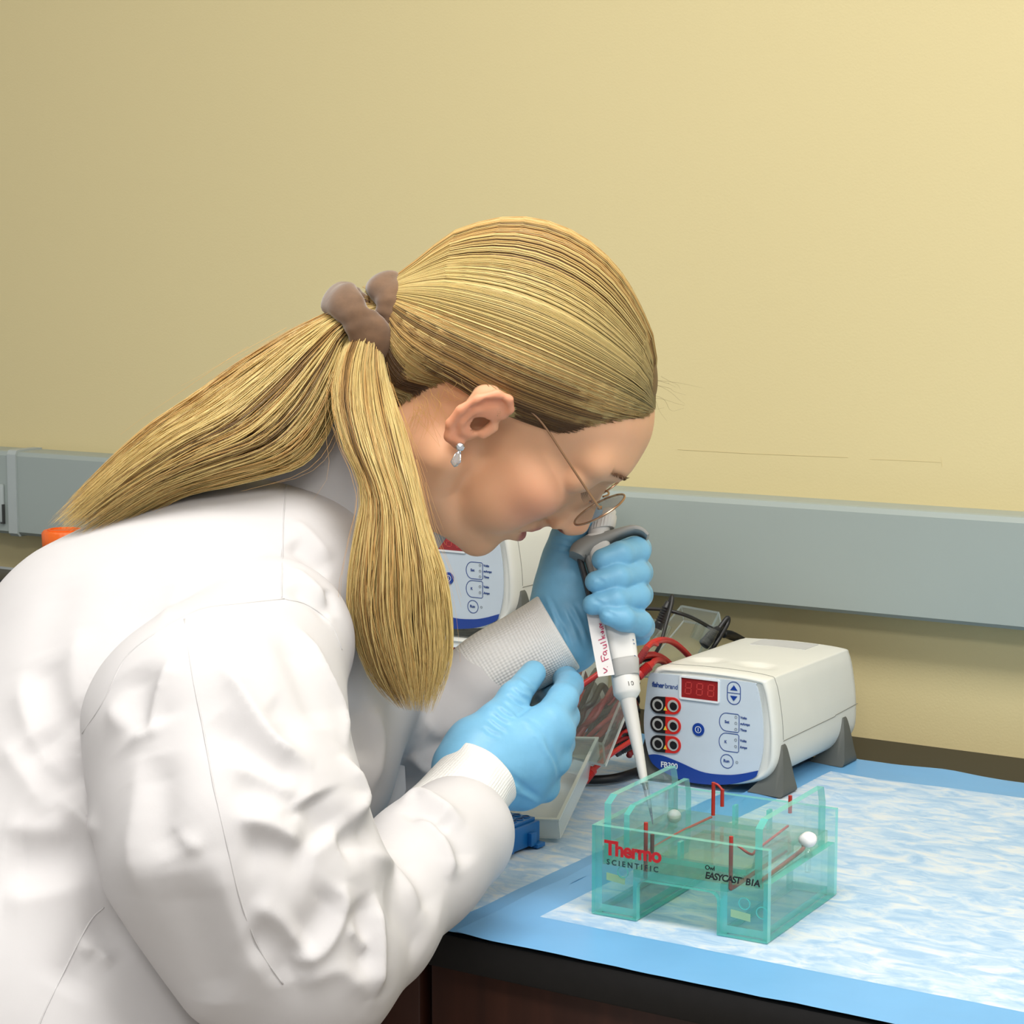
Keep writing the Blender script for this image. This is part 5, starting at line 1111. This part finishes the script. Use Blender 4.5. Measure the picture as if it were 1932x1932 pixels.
for pts, a, w in FO: coat.fold(pts, a * mm * (.85 if a > 0 else .80), w * mm * (.95 if a > 0 else 1.25))
coat.v = relax(coat.v, coat.F, 1, .5); coat.refresh()
# crisp armhole step: the sleeve head lies a little under the yoke
coat_o = mesh_obj('lab_coat', coat.v, coat.F, 'coat_white', person)
def seam_line(pts, rad=.0006, name='seam', lift=0.0):
    l, n = coat.line(pts, 60); run = []
    for p, m_ in zip(l, n):
        if run and np.linalg.norm(p - run[-1]) > .03: break
        run.append(p + m_ * lift)
    if len(run) > 3: mesh_obj(name, *tube(relax_line(run), rad, 6), 'seam_thread', coat_o)
def relax_line(p):
    p = np.array(p)
    for _ in range(3): p[1:-1] = .5 * p[1:-1] + .25 * (p[:-2] + p[2:])
    return p
for sm in ([(543, 896), (536, 961), (533, 1033), (531, 1128)], [(536, 1130), (453, 1139), (391, 1146), (344, 1164), (290, 1197), (235, 1243), (196, 1323), (150, 1392)], [(536, 1130), (580, 1142), (623, 1175), (645, 1226)],
           [(348, 1168), (362, 1269), (384, 1378), (402, 1479), (410, 1513), (431, 1604), (455, 1703), (489, 1790), (534, 1857)], [(196, 1712), (166, 1745), (103, 1869), (75, 1931), (60, 1980)]): seam_line(sm)
# front edge of the coat and its pocket
def ribbon(name, A, B, d, th=.0016, m='coat_white'):
    n = len(A); v = []
    for k in range(n): v += [P(*A[k], d[k]), P(*B[k], d[k])]
    v = np.array(v); v2_ = v + FW * th; f = [[2 * k, 2 * k + 1, 2 * k + 3, 2 * k + 2] for k in range(n - 1)] + [[2 * n + 2 * k, 2 * n + 2 * k + 2, 2 * n + 2 * k + 3, 2 * n + 2 * k + 1] for k in range(n - 1)]
    f += [[2 * k, 2 * k + 2, 2 * n + 2 * k + 2, 2 * n + 2 * k] for k in range(n - 1)] + [[2 * k + 1, 2 * n + 2 * k + 1, 2 * n + 2 * k + 3, 2 * k + 3] for k in range(n - 1)]
    return mesh_obj(name, np.vstack([v, v2_]), f, m, coat_o)
ribbon('front_edge', [(716, 1320), (730, 1400), (715, 1500), (690, 1570)], [(752, 1335), (762, 1412), (766, 1490), (742, 1565)], [1.60, 1.60, 1.60, 1.60])
# knitted cuffs
def knit_mat():
    m = mat('knit', (238, 236, 232), rough=0.85, vary=0.01, spec=0.2); nt = m.node_tree; b = nt.nodes['Principled BSDF']
    uv = nt.nodes.new('ShaderNodeUVMap'); wv = nt.nodes.new('ShaderNodeTexWave'); wv.inputs['Scale'].default_value = 26; wv.bands_direction = 'X'; w2 = nt.nodes.new('ShaderNodeTexWave'); w2.bands_direction = 'Y'; w2.inputs['Scale'].default_value = 14
    nt.links.new(uv.outputs[0], wv.inputs[0]); nt.links.new(uv.outputs[0], w2.inputs[0]); ad = nt.nodes.new('ShaderNodeMath'); ad.operation = 'ADD'; nt.links.new(wv.outputs['Fac'], ad.inputs[0]); nt.links.new(w2.outputs['Fac'], ad.inputs[1])
    bp = nt.nodes.new('ShaderNodeBump'); bp.inputs['Strength'].default_value = .28; bp.inputs['Distance'].default_value = .0009; nt.links.new(ad.outputs[0], bp.inputs['Height']); nt.links.new(bp.outputs[0], b.inputs['Normal'])
knit_mat()
def cuff(secs, name='knit_cuff', n=72, th=.0016, seed=0):
    """secs: centre px, py, depth, half width px, half depth m, across-direction in the picture, tilt of the ring"""
    m = 26; S_ = np.array([[*P(a, b, c), hw * c / FPX, hd] for a, b, c, hw, hd, *_ in secs]); ax = np.array([nrm(np.array([s[5][0], s[5][1]])) for s in secs])
    tt = np.linspace(0, 1, m); base = smooth_path(S_, m); axs = smooth_path(ax, m); rings = []; inner = []; a = np.arange(n) * 2 * np.pi / n
    dire = np.gradient(base[:, :3], axis=0)
    for i in range(m):
        u = nrm(axs[i, 0] * RT - axs[i, 1] * UPV); t = nrm(dire[i]); u = nrm(u - t * u.dot(t)); w = np.cross(t, u)
        rw = 1 + .012 * np.sin(5 * a + 3 * tt[i] + seed) * (1 - tt[i]) + .008 * np.sin(9 * a + 6 * tt[i])
        rings.append(base[i, :3] + (np.cos(a) * base[i, 3] * rw)[:, None] * u + (np.sin(a) * base[i, 4] * rw)[:, None] * w)
        inner.append(base[i, :3] + (np.cos(a) * (base[i, 3] - th))[:, None] * u + (np.sin(a) * (base[i, 4] - th))[:, None] * w)
    lip = [rings[-1] * .5 + inner[-1] * .5 + nrm(dire[-1]) * th * .6]
    v, f = loft(rings + lip + inner[::-1], cap=False); o = mesh_obj(name, v, f, 'knit', coat_o)
    uvl = o.data.uv_layers.new(name='uv'); nr_ = len(rings) * 2 + 1
    uvs = np.array([(((li % n) / n), (li // n) / m) for li in [l.vertex_index for l in o.data.loops]]); uvl.data.foreach_set('uv', uvs.astype(np.float32).ravel()); return o
cuff([(872, 1300, 1.632, 60, .030, (.55, .83)), (893, 1288, 1.632, 72, .033, (.57, .82)), (930, 1262, 1.632, 76, .034, (.60, .80)), (985, 1232, 1.632, 76, .034, (.65, .76)), (1030, 1208, 1.632, 78, .034, (.69, .73)), (1054, 1194, 1.632, 80, .034, (.69, .72))])
cuff([(818, 1572, 1.452, 92, .036, (.70, .71)), (845, 1545, 1.462, 90, .035, (.66, .75)), (872, 1508, 1.476, 83, .032, (.62, .78)), (893, 1480, 1.488, 78, .0295, (.60, .80)), (906, 1463, 1.495, 79, .029, (.59, .81))], seed=2)
# collar
def collar():
    n = 80; a = np.arange(n) * 2 * np.pi / n; axd = nrm(0.75 * RT + 0.66 * UPV + .05 * FW); u = nrm(0.66 * RT - 0.75 * UPV); u = nrm(u - axd * u.dot(axd)); w = np.cross(axd, u)
    prof = [(-.026, .078), (-.012, .0775), (.006, .075), (.024, .071), (.042, .0675), (.050, .0655), (.0515, .0635), (.047, .0620), (.010, .066), (-.01, .068)]
    c0 = P(640, 965, 1.60); rings = []
    for (z, r) in prof:
        rr = r * (1 + .03 * np.sin(2 * a + .6) + .02 * np.sin(5 * a + z * 60)); rings.append(c0 + axd * (z + .006 * np.cos(a))[:, None] + (np.cos(a) * rr * 1.02)[:, None] * u + (np.sin(a) * rr * .98)[:, None] * w)
    v, f = loft(rings, cap=False); return mesh_obj('collar', v, f, 'coat_white', coat_o)
collar()

# ------------------------------------------------------------------ gloves
mat('nitrile', (122, 184, 219), rough=0.42, vary=0.05, scale=60, bump=0.30, bscale=130, bdist=0.0012, spec=0.4)
def hand_mesh(name, func, lo, hi, folds, h=.0013):
    v, F = sdf_mesh(func, lo, hi, h); v = relax(v, F, 1, .5); c = Cloth(v, F)
    for pts, a, w in folds: c.fold(pts, a * mm, w * mm)
    c.v = relax(c.v, c.F, 1, .3); return mesh_obj(name, c.v, c.F, 'nitrile', person)
# far hand round the pipette
FH = {
 'palm': PR([(1050, 1205, 1.640, .0300), (1060, 1150, 1.645, .0245), (1064, 1100, 1.650, .0215), (1066, 1050, 1.650, .0165)]),
 'heel': PR([(1085, 1215, 1.632, .020), (1092, 1160, 1.634, .0145), (1086, 1110, 1.640, .012)]),
 'back': PR([(1080, 1190, 1.665, .022), (1105, 1120, 1.675, .020), (1110, 1060, 1.675, .018)]),
 'thumb': PR([(1064, 1056, 1.648, .0160), (1070, 1015, 1.640, .0130), (1092, 985, 1.634, .0105), (1118, 966, 1.630, .0092)]),
 'index': PR([(1098, 1052, 1.678, .0125), (1165, 1032, 1.676, .0112), (1202, 1036, 1.655, .0112), (1200, 1040, 1.628, .0112), (1170, 1047, 1.607, .0104), (1137, 1056, 1.602, .0088)]),
 'middle': PR([(1104, 1088, 1.682, .0125), (1170, 1072, 1.680, .0112), (1205, 1080, 1.656, .0112), (1200, 1083, 1.620, .0112), (1165, 1090, 1.598, .0104), (1124, 1098, 1.594, .0086)]),
 'ring': PR([(1106, 1124, 1.680, .0120), (1170, 1112, 1.678, .0110), (1206, 1122, 1.648, .0108), (1202, 1126, 1.612, .0106), (1162, 1133, 1.592, .0098), (1118, 1141, 1.590, .0082)]),
 'little': PR([(1104, 1160, 1.672, .0120), (1170, 1170, 1.674, .0108), (1210, 1182, 1.646, .0104), (1206, 1176, 1.608, .0102), (1176, 1168, 1.586, .0094), (1148, 1162, 1.584, .0074)]),
 'edge': PR([(1120, 1185, 1.670, .014), (1185, 1195, 1.672, .011), (1208, 1198, 1.662, .0085)]),
}
def far_sdf(p):
    d = s_chain(p, *FH['palm'], .01); d = smin(d, s_chain(p, *FH['heel'], .006), .012); d = smin(d, s_chain(p, *FH['back'], .01), .014); d = smin(d, s_chain(p, *FH['thumb'], .005), .009)
    for k in ('index', 'middle', 'ring', 'little'): d = smin(d, s_chain(p, *FH[k], .003), .0016)
    return smin(d, s_chain(p, *FH['edge'], .004), .006)
ap = np.concatenate([np.array(c[0]) for c in FH.values()])
ff = []
for (x0, y0, x1, y1) in ((1040, 1150, 1075, 1230), (1058, 1140, 1095, 1225), (1075, 1135, 1108, 1215), (1026, 1120, 1050, 1190)): ff += [([(x0, y0), ((x0 + x1) / 2 + 4, (y0 + y1) / 2), (x1, y1)], .9, 1.6), ([(x0 + 9, y0), ((x0 + x1) / 2 + 13, (y0 + y1) / 2), (x1 + 9, y1)], -.9, 1.8)]
for (x0, y0) in ((1043, 1010), (1042, 1022), (1041, 1034)): ff += [([(x0, y0), (x0 + 22, y0 + 4), (x0 + 44, y0 + 14)], .7, 1.3), ([(x0, y0 + 6), (x0 + 22, y0 + 10), (x0 + 44, y0 + 20)], -.7, 1.3)]
for (x0, y0) in ((1130, 1094), (1128, 1136), (1150, 1158)): ff += [([(x0 - 12, y0 - 8), (x0 + 10, y0 + 4)], -.6, 1.2), ([(x0 - 4, y0 - 9), (x0 + 18, y0 + 2)], .6, 1.2), ([(x0 - 14, y0), (x0 + 2, y0 + 8)], .6, 1.1)]
hand_mesh('glove', far_sdf, ap.min(0) - .035, ap.max(0) + .035, ff)
# near hand holding the far cuff
NHn = {
 'wrist': PR([(893, 1480, 1.490, .0255), (915, 1450, 1.505, .0265), (945, 1430, 1.515, .0255)]),
 'w2': PR([(870, 1445, 1.497, .021), (900, 1410, 1.510, .0215), (940, 1385, 1.52, .019)]),
 'm1': PR([(930, 1415, 1.512, .019), (985, 1385, 1.520, .0160), (1034, 1360, 1.528, .0138)]),
 'm2': PR([(940, 1430, 1.512, .021), (1000, 1405, 1.520, .0175), (1050, 1383, 1.532, .0135)]),
 'm3': PR([(940, 1455, 1.515, .021), (1000, 1445, 1.522, .0175), (1044, 1432, 1.538, .0130)]),
 'm4': PR([(930, 1480, 1.520, .020), (985, 1485, 1.530, .0165), (1024, 1484, 1.546, .0122)]),
 'thumb': PR([(908, 1412, 1.515, .0180), (936, 1362, 1.516, .0138), (970, 1316, 1.535, .0112), (1006, 1270, 1.565, .0098)]),
 'index': PR([(1036, 1358, 1.530, .0135), (1062, 1318, 1.555, .0114), (1074, 1292, 1.59, .0106), (1062, 1270, 1.630, .010), (1040, 1262, 1.662, .009)]),
 'middle': PR([(1052, 1380, 1.534, .0132), (1064, 1352, 1.565, .0115), (1058, 1325, 1.61, .0108), (1036, 1306, 1.650, .010), (1012, 1298, 1.67, .009)]),
 'ring': PR([(1046, 1430, 1.540, .0128), (1056, 1402, 1.575, .0112), (1040, 1365, 1.62, .0105), (1010, 1340, 1.655, .0098), (990, 1330, 1.672, .009)]),
 'little': PR([(1026, 1482, 1.548, .0120), (1036, 1450, 1.585, .0102), (1020, 1410, 1.62, .0095), (995, 1385, 1.65, .009), (975, 1370, 1.668, .008)]),
}
def near_sdf(p):
    d = s_chain(p, *NHn['wrist'], .01); d = smin(d, s_chain(p, *NHn['w2'], .01), .014)
    for k in ('m1', 'm2', 'm3', 'm4'): d = smin(d, s_chain(p, *NHn[k], .006), .012)
    d = smin(d, s_chain(p, *NHn['thumb'], .006), .005)
    for k in ('index', 'middle', 'ring', 'little'): d = smin(d, s_chain(p, *NHn[k], .004), .0035)
    return d
ap = np.concatenate([np.array(c[0]) for c in NHn.values()])
ff = [([(972, 1352), (985, 1343), (1004, 1330)], -2.0, 2.2)]
r_ = random.Random(4)
for k in range(9):
    x0, y0 = 925 + k * 9, 1395 - k * 12; ff += [([(x0 - 22, y0 - 20), (x0 - 4, y0 - 4), (x0 + 18, y0 + r_.uniform(-2, 10))], r_.uniform(.7, 1.2), 1.5), ([(x0 - 16, y0 - 26), (x0 + 4, y0 - 10), (x0 + 22, y0 + r_.uniform(-6, 4))], -r_.uniform(.7, 1.2), 1.6)]
for k in range(6): ff += [([(985 + k * 8, 1358 + k * 12), (1012 + k * 6, 1375 + k * 13), (1034 + k * 3, 1402 + k * 14)], .6, 1.6), ([(990 + k * 8, 1352 + k * 12), (1018 + k * 6, 1369 + k * 13), (1040 + k * 3, 1396 + k * 14)], -.7, 1.7)]
for k in range(5): ff += [([(890 + k * 18, 1420 + k * 18), (930 + k * 16, 1445 + k * 14), (975 + k * 10, 1500 + k * 4)], .7, 2.2), ([(898 + k * 18, 1414 + k * 18), (940 + k * 16, 1440 + k * 14), (985 + k * 10, 1494 + k * 4)], -.7, 2.2)]
hand_mesh('glove', near_sdf, ap.min(0) - .035, ap.max(0) + .035, ff)

# ------------------------------------------------------------------ legs and shoes (below the frame)
mat('trousers', (52, 56, 66), rough=0.8, vary=0.08); mat('shoe', (225, 223, 220), rough=0.6)
hip = P(20, 2100, 1.42); face_dir = nrm(np.array([RT[0], RT[1], 0]) + .15 * np.array([FW[0], FW[1], 0])); latd = np.array([-face_dir[1], face_dir[0], 0]); hipc = np.array([hip[0], hip[1], .80])
for s in (-1, 1):
    f0 = np.array([hipc[0], hipc[1], 0]) + latd * .10 * s
    def leg(p, f0=f0, s=s): return s_chain(p, [hipc + latd * .09 * s, f0 + [0, 0, .48], f0 + [0, 0, .10]], [.09, .065, .05], .02)
    v, F = sdf_mesh(leg, f0 - [.2, .2, 0] + [0, 0, .05], f0 + [.2, .2, .95], .008); mesh_obj('trouser_leg', v, F, 'trousers', person)
    def shoe(p, f0=f0): return smax(smin(s_cone(p, f0 + [0, 0, .05], f0 + face_dir * .13 + [0, 0, .028], .048, .036), s_cone(p, f0 + [0, 0, .05], f0 + [0, 0, .11], .045, .05), .02), .001 - p[:, 2], .004)
    v, F = sdf_mesh(shoe, f0 - [.25, .25, .02], f0 + [.25, .25, .2], .006); mesh_obj('shoe', v, F, 'shoe', person)
